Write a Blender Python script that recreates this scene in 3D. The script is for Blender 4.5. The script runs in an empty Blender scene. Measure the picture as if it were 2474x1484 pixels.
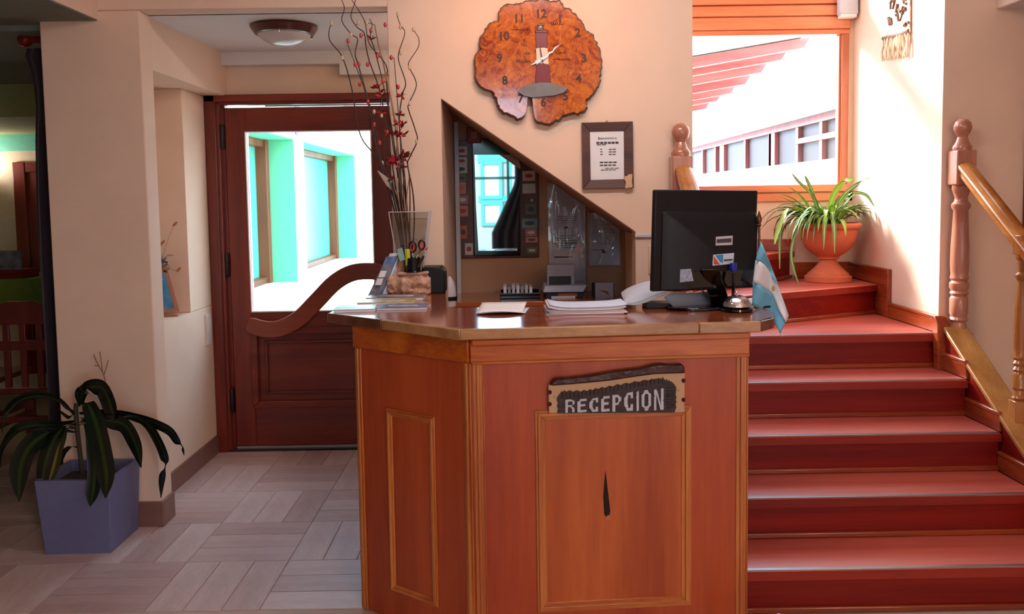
import bpy, bmesh, math, random
from mathutils import Vector, Matrix, noise as mnoise
random.seed(7)
SC = bpy.context.scene
COL = SC.collection
R = math.radians

# ------------------------------------------------------------------ camera
CAM_H, F_PX, PITCH, YAW, ROLL, PP_UP = 1.591, 2050.0, .0708, -.0032, -.0152, 121.0
fw = Vector((-math.sin(YAW)*math.cos(PITCH), math.cos(YAW)*math.cos(PITCH), -math.sin(PITCH)))
rt0 = Vector((math.cos(YAW), math.sin(YAW), 0)); up0 = rt0.cross(fw)
rt = math.cos(ROLL)*rt0 + math.sin(ROLL)*up0
up = -math.sin(ROLL)*rt0 + math.cos(ROLL)*up0
cd = bpy.data.cameras.new('camera'); cam = bpy.data.objects.new('camera', cd); COL.objects.link(cam)
cd.sensor_width = 36.0; cd.lens = F_PX/2474*36.0; cd.shift_y = -PP_UP/2474; cd.clip_start = .05; cd.clip_end = 200
cam.matrix_world = Matrix(((rt.x, up.x, -fw.x, 0), (rt.y, up.y, -fw.y, 0), (rt.z, up.z, -fw.z, CAM_H), (0, 0, 0, 1)))
SC.camera = cam

# ------------------------------------------------------------------ world, sun, daylight fill, exposure
SC.view_settings.view_transform = 'Standard'; SC.view_settings.look = 'None'
SC.view_settings.gamma = 1.0; SC.view_settings.use_curve_mapping = False
SC.view_settings.exposure = 0.0
w = bpy.data.worlds.new('sky'); SC.world = w; w.use_nodes = True
bg = w.node_tree.nodes['Background']; bg.inputs[0].default_value = (.64, .88, 1.12, 1); bg.inputs[1].default_value = 8.5
sd = bpy.data.lights.new('sun', 'SUN'); sd.energy = 20.0; sd.angle = R(14); sd.color = (1, .96, .90)
sun = bpy.data.objects.new('sun', sd); COL.objects.link(sun)
sun.rotation_euler = Vector((.62, -.75, -.56)).to_track_quat('-Z', 'Y').to_euler()
def area(name, loc, target, sx, sy, watts, color):
    d = bpy.data.lights.new(name, 'AREA'); d.shape = 'RECTANGLE'; d.size = sx; d.size_y = sy; d.energy = watts; d.color = color
    o = bpy.data.objects.new(name, d); COL.objects.link(o); o.location = loc
    o.rotation_euler = (Vector(target)-Vector(loc)).to_track_quat('-Z', 'Y').to_euler(); return o
# added fill light in an unseen opening behind the camera, imitating daylight
area('daylight_fill_right', (2.35, -2.78, 1.2), (1.2, 4, .9), 2.4, 1.1, 12, (.86, .94, 1.08))
SC.cycles.use_denoising = True
SC.cycles.max_bounces = 8; SC.cycles.diffuse_bounces = 4; SC.cycles.glossy_bounces = 4
SC.cycles.transmission_bounces = 4; SC.cycles.transparent_max_bounces = 12
SC.cycles.caustics_reflective = False; SC.cycles.caustics_refractive = False
SC.cycles.sample_clamp_indirect = 6.0

# ------------------------------------------------------------------ survey: a sight line of the photograph to a point at a known depth / height / side
def P(u, v, Y=None, Z=None, X=None):
    d = fw + rt*((u-1237)/F_PX) - up*((v-742+PP_UP)/F_PX)
    t = Y/d.y if Y is not None else (Z-CAM_H)/d.z if Z is not None else X/d.x
    return Vector((0, 0, CAM_H)) + d*t

# ------------------------------------------------------------------ materials
def lin(c):
    f = lambda x: x/12.92 if x <= .04045 else ((x+.055)/1.055)**2.4
    return tuple(f(x/255) for x in c)+(1,)
MATS = {}
def base(name):
    m = bpy.data.materials.new(name); m.use_nodes = True
    nt = m.node_tree; b = nt.nodes['Principled BSDF']; MATS[name] = m
    return m, nt, b
def plain(name, col, rough=.6, metal=0, spec=.5, coat=0, var=.06, scale=18, bump=0, bscale=60, sheen=0, trans=0):
    m, nt, b = base(name); c = lin(col)
    tc = nt.nodes.new('ShaderNodeTexCoord'); nz = nt.nodes.new('ShaderNodeTexNoise')
    nz.inputs['Scale'].default_value = scale; nz.inputs['Detail'].default_value = 4
    nt.links.new(tc.outputs['Object'], nz.inputs['Vector'])
    rp = nt.nodes.new('ShaderNodeValToRGB')
    rp.color_ramp.elements[0].position = .3; rp.color_ramp.elements[1].position = .7
    rp.color_ramp.elements[0].color = tuple(max(0, x*(1-var)) for x in c[:3])+(1,)
    rp.color_ramp.elements[1].color = tuple(min(1, x*(1+var)) for x in c[:3])+(1,)
    nt.links.new(nz.outputs['Fac'], rp.inputs['Fac']); nt.links.new(rp.outputs['Color'], b.inputs['Base Color'])
    b.inputs['Roughness'].default_value = rough; b.inputs['Metallic'].default_value = metal
    b.inputs['Specular IOR Level'].default_value = spec; b.inputs['Coat Weight'].default_value = coat; b.inputs['Coat Roughness'].default_value = .08
    b.inputs['Sheen Weight'].default_value = sheen
    if bump:
        n2 = nt.nodes.new('ShaderNodeTexNoise'); n2.inputs['Scale'].default_value = bscale; n2.inputs['Detail'].default_value = 5
        nt.links.new(tc.outputs['Object'], n2.inputs['Vector'])
        bp = nt.nodes.new('ShaderNodeBump'); bp.inputs['Strength'].default_value = bump; bp.inputs['Distance'].default_value = .01
        nt.links.new(n2.outputs['Fac'], bp.inputs['Height']); nt.links.new(bp.outputs['Normal'], b.inputs['Normal'])
    return m
def wood(name, dark, light, axis='z', rough=.32, coat=.25, scale=9, stretch=.07, mid=.5, fine=.35, spec=.5, crough=.12):
    m, nt, b = base(name); L = nt.links
    tc = nt.nodes.new('ShaderNodeTexCoord'); mp = nt.nodes.new('ShaderNodeMapping')
    s = [1, 1, 1]; s['xyz'.index(axis)] = stretch; mp.inputs['Scale'].default_value = s
    L.new(tc.outputs['Object'], mp.inputs['Vector'])
    nz = nt.nodes.new('ShaderNodeTexNoise'); nz.inputs['Scale'].default_value = scale; nz.inputs['Detail'].default_value = 6; nz.inputs['Distortion'].default_value = .7
    L.new(mp.outputs['Vector'], nz.inputs['Vector'])
    fn = nt.nodes.new('ShaderNodeTexNoise'); fn.inputs['Scale'].default_value = scale*11; fn.inputs['Detail'].default_value = 3
    L.new(mp.outputs['Vector'], fn.inputs['Vector'])
    mx = nt.nodes.new('ShaderNodeMath'); mx.operation = 'MULTIPLY_ADD'; mx.inputs[1].default_value = fine
    L.new(fn.outputs['Fac'], mx.inputs[0]); L.new(nz.outputs['Fac'], mx.inputs[2])
    rp = nt.nodes.new('ShaderNodeValToRGB'); e = rp.color_ramp.elements
    e[0].position = mid-.16+fine*.5; e[1].position = mid+.2+fine*.5; e[0].color = lin(dark); e[1].color = lin(light)
    L.new(mx.outputs[0], rp.inputs['Fac']); L.new(rp.outputs['Color'], b.inputs['Base Color'])
    b.inputs['Specular IOR Level'].default_value = spec
    b.inputs['Roughness'].default_value = rough; b.inputs['Coat Weight'].default_value = coat; b.inputs['Coat Roughness'].default_value = crough
    bp = nt.nodes.new('ShaderNodeBump'); bp.inputs['Strength'].default_value = .06; bp.inputs['Distance'].default_value = .004
    L.new(fn.outputs['Fac'], bp.inputs['Height']); L.new(bp.outputs['Normal'], b.inputs['Normal'])
    return m
def pane(name, tint=(1, 1, 1), rough=.0, gloss=.05, f=1.0):
    m, nt, b = base(name); nt.nodes.remove(b); L = nt.links
    out = nt.nodes['Material Output']
    tr = nt.nodes.new('ShaderNodeBsdfTransparent'); tr.inputs[0].default_value = tuple(tint)+(1,)
    gl = nt.nodes.new('ShaderNodeBsdfGlossy'); gl.inputs['Roughness'].default_value = rough
    fr = nt.nodes.new('ShaderNodeFresnel'); fr.inputs['IOR'].default_value = 1.45
    ad = nt.nodes.new('ShaderNodeMath'); ad.operation = 'MULTIPLY_ADD'; ad.inputs[1].default_value = f; ad.inputs[2].default_value = gloss; ad.use_clamp = True
    gm = nt.nodes.new('ShaderNodeNewGeometry'); iv = nt.nodes.new('ShaderNodeMath'); iv.operation = 'SUBTRACT'; iv.inputs[0].default_value = 1   # thin pane: only its entry face reflects
    L.new(gm.outputs['Backfacing'], iv.inputs[1]); ml = nt.nodes.new('ShaderNodeMath'); ml.operation = 'MULTIPLY'
    L.new(fr.outputs[0], ad.inputs[0]); L.new(ad.outputs[0], ml.inputs[0]); L.new(iv.outputs[0], ml.inputs[1])
    mx = nt.nodes.new('ShaderNodeMixShader'); L.new(ml.outputs[0], mx.inputs[0]); L.new(tr.outputs[0], mx.inputs[1]); L.new(gl.outputs[0], mx.inputs[2])
    L.new(mx.outputs[0], out.inputs['Surface'])
    return m

M_wall = plain('cream_plaster', (232, 200, 176), .75, var=.03, scale=5, bump=.05, bscale=90)
M_white = plain('white_plaster', (224, 216, 214), .8, var=.02, scale=6)
M_tilebase = plain('floor_grout', (196, 176, 164), .7)
M_tiles = [wood('tile_rose', (190, 158, 152), (216, 186, 180), 'x', .42, .0, 6, .25), wood('tile_sand', (198, 168, 162), (222, 196, 190), 'x', .42, .0, 6, .25), wood('tile_brown', (178, 144, 138), (204, 172, 164), 'x', .42, .0, 6, .25),
           wood('tile_rose_b', (190, 158, 152), (216, 186, 180), 'y', .42, .0, 6, .25), wood('tile_sand_b', (198, 168, 162), (222, 196, 190), 'y', .42, .0, 6, .25), wood('tile_brown_b', (178, 144, 138), (204, 172, 164), 'y', .42, .0, 6, .25)]
M_skirt = plain('skirting_tile', (128, 88, 78), .35, var=.08, scale=14)
M_door = wood('door_wood', (96, 24, 16), (134, 44, 24), 'z', .38, .2, 7)
M_doorx = wood('door_wood_rail', (96, 24, 16), (134, 44, 24), 'x', .38, .2, 7)
M_handle = wood('handle_wood', (112, 44, 30), (146, 66, 44), 'x', .3, .3, 7)
M_hinge = plain('dark_iron', (38, 30, 30), .4, .6)
M_alu = plain('aluminium', (190, 192, 198), .28, 1, var=.03)
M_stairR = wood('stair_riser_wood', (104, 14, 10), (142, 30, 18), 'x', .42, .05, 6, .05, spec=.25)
M_stairLit = wood('stair_wood_lit', (188, 76, 62), (224, 112, 94), 'x', .45, 1, 6, .05, crough=.38)  # window light and sheen on the tread tops put into this lighter colour
M_stairShade = wood('stair_wood_shaded', (122, 28, 18), (158, 48, 30), 'x', .4, .1, 6, .05, spec=.3)  # same wood in a darker tone for the less lit tread fronts
M_trim = wood('stair_trim_wood', (126, 44, 20), (164, 76, 36), 'x', .25, .4, 8)
M_trimy = wood('stair_skirting_wood', (130, 46, 22), (172, 82, 40), 'y', .25, .4, 8)
M_newel = wood('newel_wood', (172, 108, 86), (200, 138, 112), 'z', .26, .45, 9)
M_rail = wood('rail_wood', (168, 96, 36), (206, 138, 66), 'y', .2, .6, 8)
M_balus = wood('baluster_wood', (156, 92, 44), (196, 134, 74), 'z', .2, .6, 9)
M_cap = wood('stringer_cap_wood', (160, 104, 50), (196, 142, 80), 'y', .3, .4, 8)
M_deskz = wood('desk_panel_wood', (158, 56, 20), (192, 84, 36), 'z', .4, .12, 5, .08)
M_deskp = wood('desk_inset_wood', (164, 68, 24), (204, 104, 46), 'z', .34, .2, 4, .08)
M_deskm = wood('desk_molding_wood', (176, 92, 36), (216, 136, 66), 'z', .32, .25, 14)
M_deskmx = wood('desk_molding_wood_rail', (170, 84, 32), (208, 126, 58), 'x', .32, .25, 14)
M_frieze = wood('desk_frieze_wood', (156, 54, 8), (214, 116, 24), 'x', .3, .3, 7, .09)
M_top = wood('countertop_wood', (140, 58, 30), (178, 92, 50), 'x', .13, .7, 6, .06)
M_topy = wood('countertop_wing_wood', (140, 58, 30), (172, 86, 46), 'y', .13, .7, 6, .06)
M_topedge = wood('countertop_edge_wood', (160, 110, 68), (196, 148, 100), 'x', .25, .4, 9, .3)
M_topend = wood('countertop_end_wood', (86, 44, 28), (126, 74, 48), 'x', .25, .4, 9, .3)
M_winwood = wood('window_wood', (206, 110, 68), (238, 150, 104), 'x', .4, .15, 8)
M_winwoodz = wood('window_wood_stile', (180, 96, 64), (212, 130, 92), 'z', .4, .15, 8)
M_glass = pane('window_glass', (.97, .98, .98), 0, .01, .8)
M_glassv = pane('vase_glass', (.90, .91, .90), 0, .02, 1.4)
M_plastic = pane('plastic_sleeve', (.97, .975, .985), .06, .05, 2.2)
M_black = plain('black_plastic', (18, 18, 21), .45, spec=.3, bump=.02, bscale=400)
M_blackg = plain('gloss_black', (9, 9, 11), .1, spec=.6)
M_grey = plain('grey_plastic', (150, 152, 160), .45)
M_lgrey = plain('pale_plastic', (202, 202, 212), .4)
M_paper = plain('white_paper', (246, 240, 240), .7, var=.02)
M_paperb = plain('bluish_paper', (212, 220, 240), .7, var=.02)
M_ink = plain('printed_ink', (70, 66, 72), .8)
M_iron = plain('chrome', (215, 212, 212), .16, 1, var=.05, scale=60)
M_brass = plain('bronze', (120, 84, 58), .35, .8)
M_terra = plain('terracotta', (196, 100, 66), .75, var=.1, scale=12, bump=.06, bscale=80)
M_soil = plain('potting_soil', (58, 44, 36), .95, var=.3, scale=40, bump=.6)
M_planter = plain('grey_planter', (104, 106, 142), .6, var=.05, scale=30)
def leafmat(name, edge, mid, rough=.3):
    m, nt, b = base(name); L = nt.links
    uv = nt.nodes.new('ShaderNodeUVMap'); sp = nt.nodes.new('ShaderNodeSeparateXYZ'); L.new(uv.outputs[0], sp.inputs[0])
    a = nt.nodes.new('ShaderNodeMath'); a.operation = 'SUBTRACT'; a.inputs[1].default_value = .5; L.new(sp.outputs[0], a.inputs[0])
    ab = nt.nodes.new('ShaderNodeMath'); ab.operation = 'ABSOLUTE'; L.new(a.outputs[0], ab.inputs[0])
    rp = nt.nodes.new('ShaderNodeValToRGB'); e = rp.color_ramp.elements
    e[0].position = .03; e[1].position = .16; e[0].color = lin(mid); e[1].color = lin(edge)
    L.new(ab.outputs[0], rp.inputs['Fac']); L.new(rp.outputs['Color'], b.inputs['Base Color'])
    b.inputs['Roughness'].default_value = rough; b.inputs['Subsurface Weight'].default_value = 0
    return m
M_drac = leafmat('dracaena_leaf', (16, 27, 18), (46, 60, 28), .2)
M_dracd = leafmat('dracaena_leaf_dry', (60, 58, 34), (150, 130, 60), .35)
M_spid = leafmat('spider_leaf', (96, 132, 58), (190, 204, 140), .35)
M_spid2 = leafmat('spider_leaf_young', (140, 170, 60), (176, 196, 96), .35)
M_stem = plain('plant_stem', (64, 52, 38), .7)
M_twig = plain('dried_twig', (52, 28, 24), .6)
M_twigl = plain('pale_twig', (150, 112, 84), .7)
M_red = plain('red_seed', (190, 30, 34), .4)
M_cream = plain('cream_seed', (206, 176, 140), .6)
M_mint = plain('mint_render', (108, 206, 164), .8, var=.03)
M_mintp = plain('sunlit_pale_render', (222, 240, 232), .85, var=.03)  # mint walls paled towards white: sunlight put into the colour
M_teal = plain('turquoise_paint', (70, 196, 190), .6)
M_extwood = wood('exterior_wood', (108, 50, 26), (138, 74, 42), 'z', .5, .1, 8)
M_extred = wood('exterior_rafter_wood', (150, 62, 58), (186, 92, 84), 'x', .5, .1, 8)
M_extdark = plain('gallery_dark_glass', (54, 40, 42), .4, spec=.2)
M_extpost = wood('gallery_wood', (104, 40, 38), (130, 56, 50), 'z', .6, 0, 8)
M_ground = plain('pale_paving', (226, 222, 216), .9, var=.05)

# ------------------------------------------------------------------ mesh building
WL = {}
class MB:
    def __init__(s): s.v = []; s.f = []; s.uv = {}; s.mi = []; s.cur = 0
    def _f(s, idx): s.f.append(tuple(idx)); s.mi.append(s.cur)
    def box(s, x0, x1, y0, y1, z0, z1):
        n = len(s.v); s.v += [Vector(p) for p in ((x0,y0,z0),(x1,y0,z0),(x1,y1,z0),(x0,y1,z0),(x0,y0,z1),(x1,y0,z1),(x1,y1,z1),(x0,y1,z1))]
        for q in ((0,3,2,1),(4,5,6,7),(0,1,5,4),(1,2,6,5),(2,3,7,6),(3,0,4,7)): s._f([n+i for i in q])
        return s
    def obox(s, c, ax, ay, az):      # centre and three half-axis vectors
        n = len(s.v); c, ax, ay, az = map(Vector, (c, ax, ay, az))
        for k in ((-1,-1,-1),(1,-1,-1),(1,1,-1),(-1,1,-1),(-1,-1,1),(1,-1,1),(1,1,1),(-1,1,1)): s.v.append(c+ax*k[0]+ay*k[1]+az*k[2])
        for q in ((0,3,2,1),(4,5,6,7),(0,1,5,4),(1,2,6,5),(2,3,7,6),(3,0,4,7)): s._f([n+i for i in q])
        return s
    def bar(s, a, b, w, h, side=None):   # rectangular bar from a to b; w along side, h across
        a, b = Vector(a), Vector(b); d = (b-a); L = d.length; d.normalize()
        sd = Vector(side) if side else (d.cross(Vector((0,0,1))) if abs(d.z) < .95 else Vector((1,0,0)))
        sd = (sd-d*sd.dot(d)).normalized(); u = sd.cross(d).normalized()
        return s.obox((a+b)/2, d*L/2, sd*w/2, u*h/2)
    def loft(s, A, B, cap=True):         # two matching loops
        n = len(s.v); k = len(A); s.v += [Vector(p) for p in A]+[Vector(p) for p in B]
        for i in range(k): j = (i+1) % k; s._f([n+i, n+j, n+k+j, n+k+i])
        if cap: s._f([n+i for i in reversed(range(k))]); s._f([n+k+i for i in range(k)])
        return s
    def prism(s, pts, plane, a, b):
        m = {'xy': lambda p, c: (p[0], p[1], c), 'xz': lambda p, c: (p[0], c, p[1]), 'yz': lambda p, c: (c, p[0], p[1])}[plane]
        return s.loft([m(p, a) for p in pts], [m(p, b) for p in pts])
    def tube(s, pts, rad, n=8, cap=True):
        pts = [Vector(p) for p in pts]
        if not isinstance(rad, (list, tuple)): rad = [rad]*len(pts)
        st = len(s.v); t = (pts[1]-pts[0]).normalized()
        nr = t.cross(Vector((0,0,1)));
        if nr.length < .1: nr = t.cross(Vector((1,0,0)))
        nr.normalize()
        for i, p in enumerate(pts):
            t = (pts[min(i+1, len(pts)-1)]-pts[max(i-1, 0)]).normalized()
            nr = (nr-t*nr.dot(t)).normalized(); bn = t.cross(nr)
            for k in range(n):
                a = 2*math.pi*k/n; s.v.append(p+(nr*math.cos(a)+bn*math.sin(a))*rad[i])
        for i in range(len(pts)-1):
            for k in range(n): j = (k+1) % n; s._f([st+i*n+k, st+i*n+j, st+(i+1)*n+j, st+(i+1)*n+k])
        if cap: s._f([st+k for k in reversed(range(n))]); s._f([st+(len(pts)-1)*n+k for k in range(n)])
        return s
    def lathe(s, prof, c, n=24, axis=None):   # profile of (radius, height)
        c = Vector(c); st = len(s.v); Q = axis.to_track_quat('Z', 'Y') if axis is not None else None
        for r, z in prof:
            for k in range(n):
                a = 2*math.pi*k/n; p = Vector((r*math.cos(a), r*math.sin(a), z)); s.v.append(c+(Q @ p if Q else p))
        for i in range(len(prof)-1):
            for k in range(n): j = (k+1) % n; s._f([st+i*n+k, st+i*n+j, st+(i+1)*n+j, st+(i+1)*n+k])
        s._f([st+k for k in reversed(range(n))]); s._f([st+(len(prof)-1)*n+k for k in range(n)])
        return s
    def ball(s, c, r, n=10, sq=(1,1,1)):
        c = Vector(c); st = len(s.v); m = max(4, n//2)
        for i in range(1, m):
            t = math.pi*i/m
            for k in range(n):
                a = 2*math.pi*k/n; s.v.append(c+Vector((r*sq[0]*math.sin(t)*math.cos(a), r*sq[1]*math.sin(t)*math.sin(a), r*sq[2]*math.cos(t))))
        tp = len(s.v); s.v += [c+Vector((0,0,r*sq[2])), c-Vector((0,0,r*sq[2]))]
        for i in range(m-2):
            for k in range(n): j = (k+1) % n; s._f([st+i*n+k, st+(i+1)*n+k, st+(i+1)*n+j, st+i*n+j])
        for k in range(n): j = (k+1) % n; s._f([tp, st+k, st+j]); s._f([tp+1, st+(m-2)*n+j, st+(m-2)*n+k])
        return s
    def leaf(s, pts, wid, side, fold=.25, thick=.0015):   # strip with a mid crease, closed with a little thickness
        pts = [Vector(p) for p in pts]; N = len(pts); rows = []
        for i, p in enumerate(pts):
            t = (pts[min(i+1, N-1)]-pts[max(i-1, 0)]).normalized()
            sd = Vector(side[i]) if isinstance(side, list) else Vector(side)
            sd = sd-t*sd.dot(t)
            if sd.length < 1e-3: sd = t.cross(Vector((0,0,1)))
            sd.normalize(); nm = t.cross(sd).normalized(); w_ = wid[i]
            rows.append((p-sd*w_/2+nm*fold*w_/2, p, p+sd*w_/2+nm*fold*w_/2, nm))
        for sg in (0, 1):
            st = len(s.v)
            for a, b, c, nm in rows:
                o = nm*(thick if sg else 0); s.v += [a+o, b+o, c+o]
            for i in range(N-1):
                for k in (0, 1):
                    q = [st+i*3+k, st+i*3+k+1, st+(i+1)*3+k+1, st+(i+1)*3+k]; us = [k*.5, k*.5+.5, k*.5+.5, k*.5]
                    if sg: q.reverse(); us.reverse()
                    s.uv[len(s.f)] = [(x, (i+.5)/N) for x in us]; s._f(q)
        return s
    def grid(s, fn, nu, nv):
        st = len(s.v)
        for i in range(nu+1):
            for j in range(nv+1): s.v.append(Vector(fn(i/nu, j/nv)))
        for i in range(nu):
            for j in range(nv): s._f([st+i*(nv+1)+j, st+(i+1)*(nv+1)+j, st+(i+1)*(nv+1)+j+1, st+i*(nv+1)+j+1])
        return s
    def text(s, txt, c, size, plane_x, plane_y, depth=.001, align='CENTER', bold=0):
        cu = bpy.data.curves.new('t', 'FONT'); cu.body = txt; cu.size = size; cu.extrude = depth; cu.align_x = align; cu.align_y = 'CENTER'; cu.resolution_u = 3; cu.offset = bold
        o = bpy.data.objects.new('t', cu); COL.objects.link(o)
        me = bpy.data.meshes.new_from_object(o.evaluated_get(bpy.context.evaluated_depsgraph_get()))
        px, py = Vector(plane_x).normalized(), Vector(plane_y).normalized(); pz = px.cross(py); n = len(s.v); c = Vector(c)
        s.v += [c+px*q.co.x+py*q.co.y+pz*q.co.z for q in me.vertices]
        for p in me.polygons: s._f([n+i for i in p.vertices])
        bpy.data.objects.remove(o); bpy.data.curves.remove(cu); bpy.data.meshes.remove(me)
        return s

def tag(o, label=None, cat=None, group=None, kind=None):
    if label: o['label'] = label
    if cat: o['category'] = cat
    if group: o['group'] = group
    if kind: o['kind'] = kind
    return o
def thing(name, label, cat, loc, group=None, kind=None):
    o = bpy.data.objects.new(name, None); COL.objects.link(o); o.location = loc; o.empty_display_size = .05
    WL[o.name] = Vector(loc); return tag(o, label, cat, group, kind)
def put(mb, name, mat, parent=None, label=None, cat=None, group=None, kind=None, bevel=0, seg=2, smooth=True, solid=0, sub=0, ang=38, recalc=True):
    v = mb.v
    if parent is not None: o3 = WL[parent.name]
    else:
        xs = [p.x for p in v]; ys = [p.y for p in v]; zs = [p.z for p in v]
        o3 = Vector(((min(xs)+max(xs))/2, (min(ys)+max(ys))/2, min(zs)))
    me = bpy.data.meshes.new(name); me.from_pydata([p-o3 for p in v], [], mb.f)
    for m_ in (mat if isinstance(mat, (list, tuple)) else [mat]): me.materials.append(m_)
    if mb.uv:
        ul = me.uv_layers.new(name='UVMap')
        for fi, us in mb.uv.items():
            for k, li in enumerate(me.polygons[fi].loop_indices): ul.data[li].uv = us[k]
    for i, p in enumerate(me.polygons): p.material_index = mb.mi[i]; p.use_smooth = smooth
    if recalc:
        bm = bmesh.new(); bm.from_mesh(me); bmesh.ops.recalc_face_normals(bm, faces=bm.faces); bm.to_mesh(me); bm.free()
    if smooth: me.set_sharp_from_angle(angle=R(ang))
    o = bpy.data.objects.new(name, me); COL.objects.link(o)
    if parent is not None: o.parent = parent
    else: o.location = o3
    WL[o.name] = o3.copy()
    if sub: md = o.modifiers.new('sub', 'SUBSURF'); md.levels = md.render_levels = sub
    if solid: md = o.modifiers.new('solid', 'SOLIDIFY'); md.thickness = solid; md.offset = 0
    if bevel: md = o.modifiers.new('bev', 'BEVEL'); md.width = bevel; md.segments = seg; md.limit_method = 'ANGLE'; md.angle_limit = R(40)
    return tag(o, label, cat, group, kind)
def struct(mb, name, mat, parent=None, **k):
    return put(mb, name, mat, parent, kind=None if parent else 'structure', **k)
def copy_thing(src, loc, label, group=None):
    c = src.copy(); COL.objects.link(c); c.location = loc; WL[c.name] = Vector(loc); c['label'] = label
    if group: c['group'] = group
    for ch in list(src.children):
        d = ch.copy(); COL.objects.link(d); d.parent = c
        for g in list(ch.children): e = g.copy(); COL.objects.link(e); e.parent = d
    return c
B = lambda *a: MB().box(*a)
def smooth_path(pts, n=8):           # Catmull-Rom through the points
    pts = [Vector(p) for p in pts]; out = []; q = [pts[0]*2-pts[1]]+pts+[pts[-1]*2-pts[-2]]
    for i in range(1, len(q)-2):
        a, b, c, d = q[i-1:i+3]
        for k in range(n):
            t = k/n; out.append(.5*((2*b)+(c-a)*t+(2*a-5*b+4*c-d)*t*t+(3*b-a-3*c+d)*t**3))
    out.append(pts[-1]); return out
def frame_ring(mb, x0, x1, z0, z1, w, y0, y1):   # four mitred sides of a frame in the XZ plane
    o = [(x0,z0),(x1,z0),(x1,z1),(x0,z1)]; i = [(x0+w,z0+w),(x1-w,z0+w),(x1-w,z1-w),(x0+w,z1-w)]
    for k in range(4):
        j = (k+1) % 4; mb.prism([o[k], o[j], i[j], i[k]], 'xz', y0, y1)
    return mb

# ------------------------------------------------------------------ the setting: floor
YW, YB, XR = 4.085, 5.35, 2.165       # clock wall, outside wall, stair wall
fl = struct(B(-6, 4.2, -3, 8, -.06, -.004), 'floor', M_tilebase)
T = .45; gx0 = P(537, 1262, Z=0).x - 4*T; gy0 = P(600, 1263, Z=0).y - 4*T
cache = {}
for i in range(-3, 6):
    for j in range(-1, 8):
        x, y = gx0+i*T, gy0+j*T
        if y > 5.3 or y < 2.9 or x > -.35 or x < -3.3: continue
        vert = (i+j) % 2 == 0
        for k in range(3):
            g = .0025; a = T/3
            x0, x1, y0, y1 = (x+k*a, x+(k+1)*a, y, y+T) if vert else (x, x+T, y+k*a, y+(k+1)*a)
            if y1 > 5.33: y1 = 5.33
            if y1-y0 < .02: continue
            key = (vert, round(y1-y0, 3), random.randrange(3))
            if key not in cache:
                mb = B(0, x1-x0-g, 0, y1-y0-g, -.02, 0); o = put(mb, 'floor_tile', M_tiles[key[2]+(3 if vert else 0)], fl, bevel=.0012, seg=1)
                me = o.data; me.transform(Matrix.Translation(WL[fl.name])); cache[key] = o
            else:
                s0 = cache[key]; o = s0.copy(); COL.objects.link(o)
            o.location = Vector((x0+g/2, y0+g/2, random.uniform(-.0006, .0004))) - WL[fl.name]

# walls
struct(B(-2.203, -1.73, YW, 4.22, 0, 2.497), 'wall_column', M_wall, bevel=.006)
struct(B(-1.93, -.56, YW, 4.22, 2.497, 3.0), 'wall_header', M_wall, bevel=.004)
clk = [(-.56,0),(-.314,0),(-.314,2.063),(.609,1.414),(.609,0),(.886,0),(.886,3.6),(-.56,3.6)]
struct(MB().prism(clk, 'xz', YW, YW+.12), 'wall_clock', M_wall, bevel=.004)
# alcove left wall: upper part flush with the column, lower part set back with a niche
struct(B(-2.2, -1.742, 4.22, YB, 2.24, 2.497), 'wall_alcove_upper', M_wall)
al = struct(B(-2.2, -1.87, 4.22, YB, 0, .943), 'wall_left', M_wall)
put(B(-2.2, -1.87, 4.937, YB, .943, 2.24), 'niche_pier', M_wall, al, bevel=.004)
put(B(-2.2, -1.87, 4.22, 4.34, .943, 2.24), 'niche_pier', M_wall, al)
put(B(-2.2, -2.06, 4.34, 4.937, .943, 2.24), 'niche_back', M_wall, al)
# outside wall with the door and the stair window
wb = struct(B(-2.3, -.3, YB, YB+.16, 2.24, 2.6), 'wall_back', M_wall)
put(B(-2.3, -1.86, YB, YB+.16, 0, 2.24), 'pier', M_wall, wb)
put(B(-.66, -.3, YB, YB+.16, 0, 2.24), 'pier', M_wall, wb)
put(B(-.3, .93, YB, YB+.16, 0, 3.6), 'pier', M_wall, wb)
put(B(.93, XR, YB, YB+.16, 0, 1.595), 'window_apron', M_wall, wb)
put(B(.93, XR, YB, YB+.16, 3.5, 3.6), 'window_lintel', M_wall, wb)
put(B(2.13, XR, YB, YB+.16, 1.535, 3.5), 'window_jamb', M_wall, wb)
struct(B(XR, XR+.12, 4.25, YB+.16, 0, 3.6), 'wall_stair_right', M_wall)
struct(B(XR+.12, 4.2, 4.25, 4.37, 0, 3.0), 'wall_passage', M_wall)
struct(B(.886, XR+.12, YW, YB+.16, 3.6, 3.7), 'ceiling_stairwell', M_white)
struct(MB().prism([(.886, 3.0), (XR+.12, 3.0), (XR+.12, 3.6), (.886, 3.6)], 'xz', YW, YW+.1), 'wall_stairwell_front', M_wall)
struct(B(-.56, .886, YW+.12, YB, 3.6, 3.7), 'ceiling_stair_upper', M_white)
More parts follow.
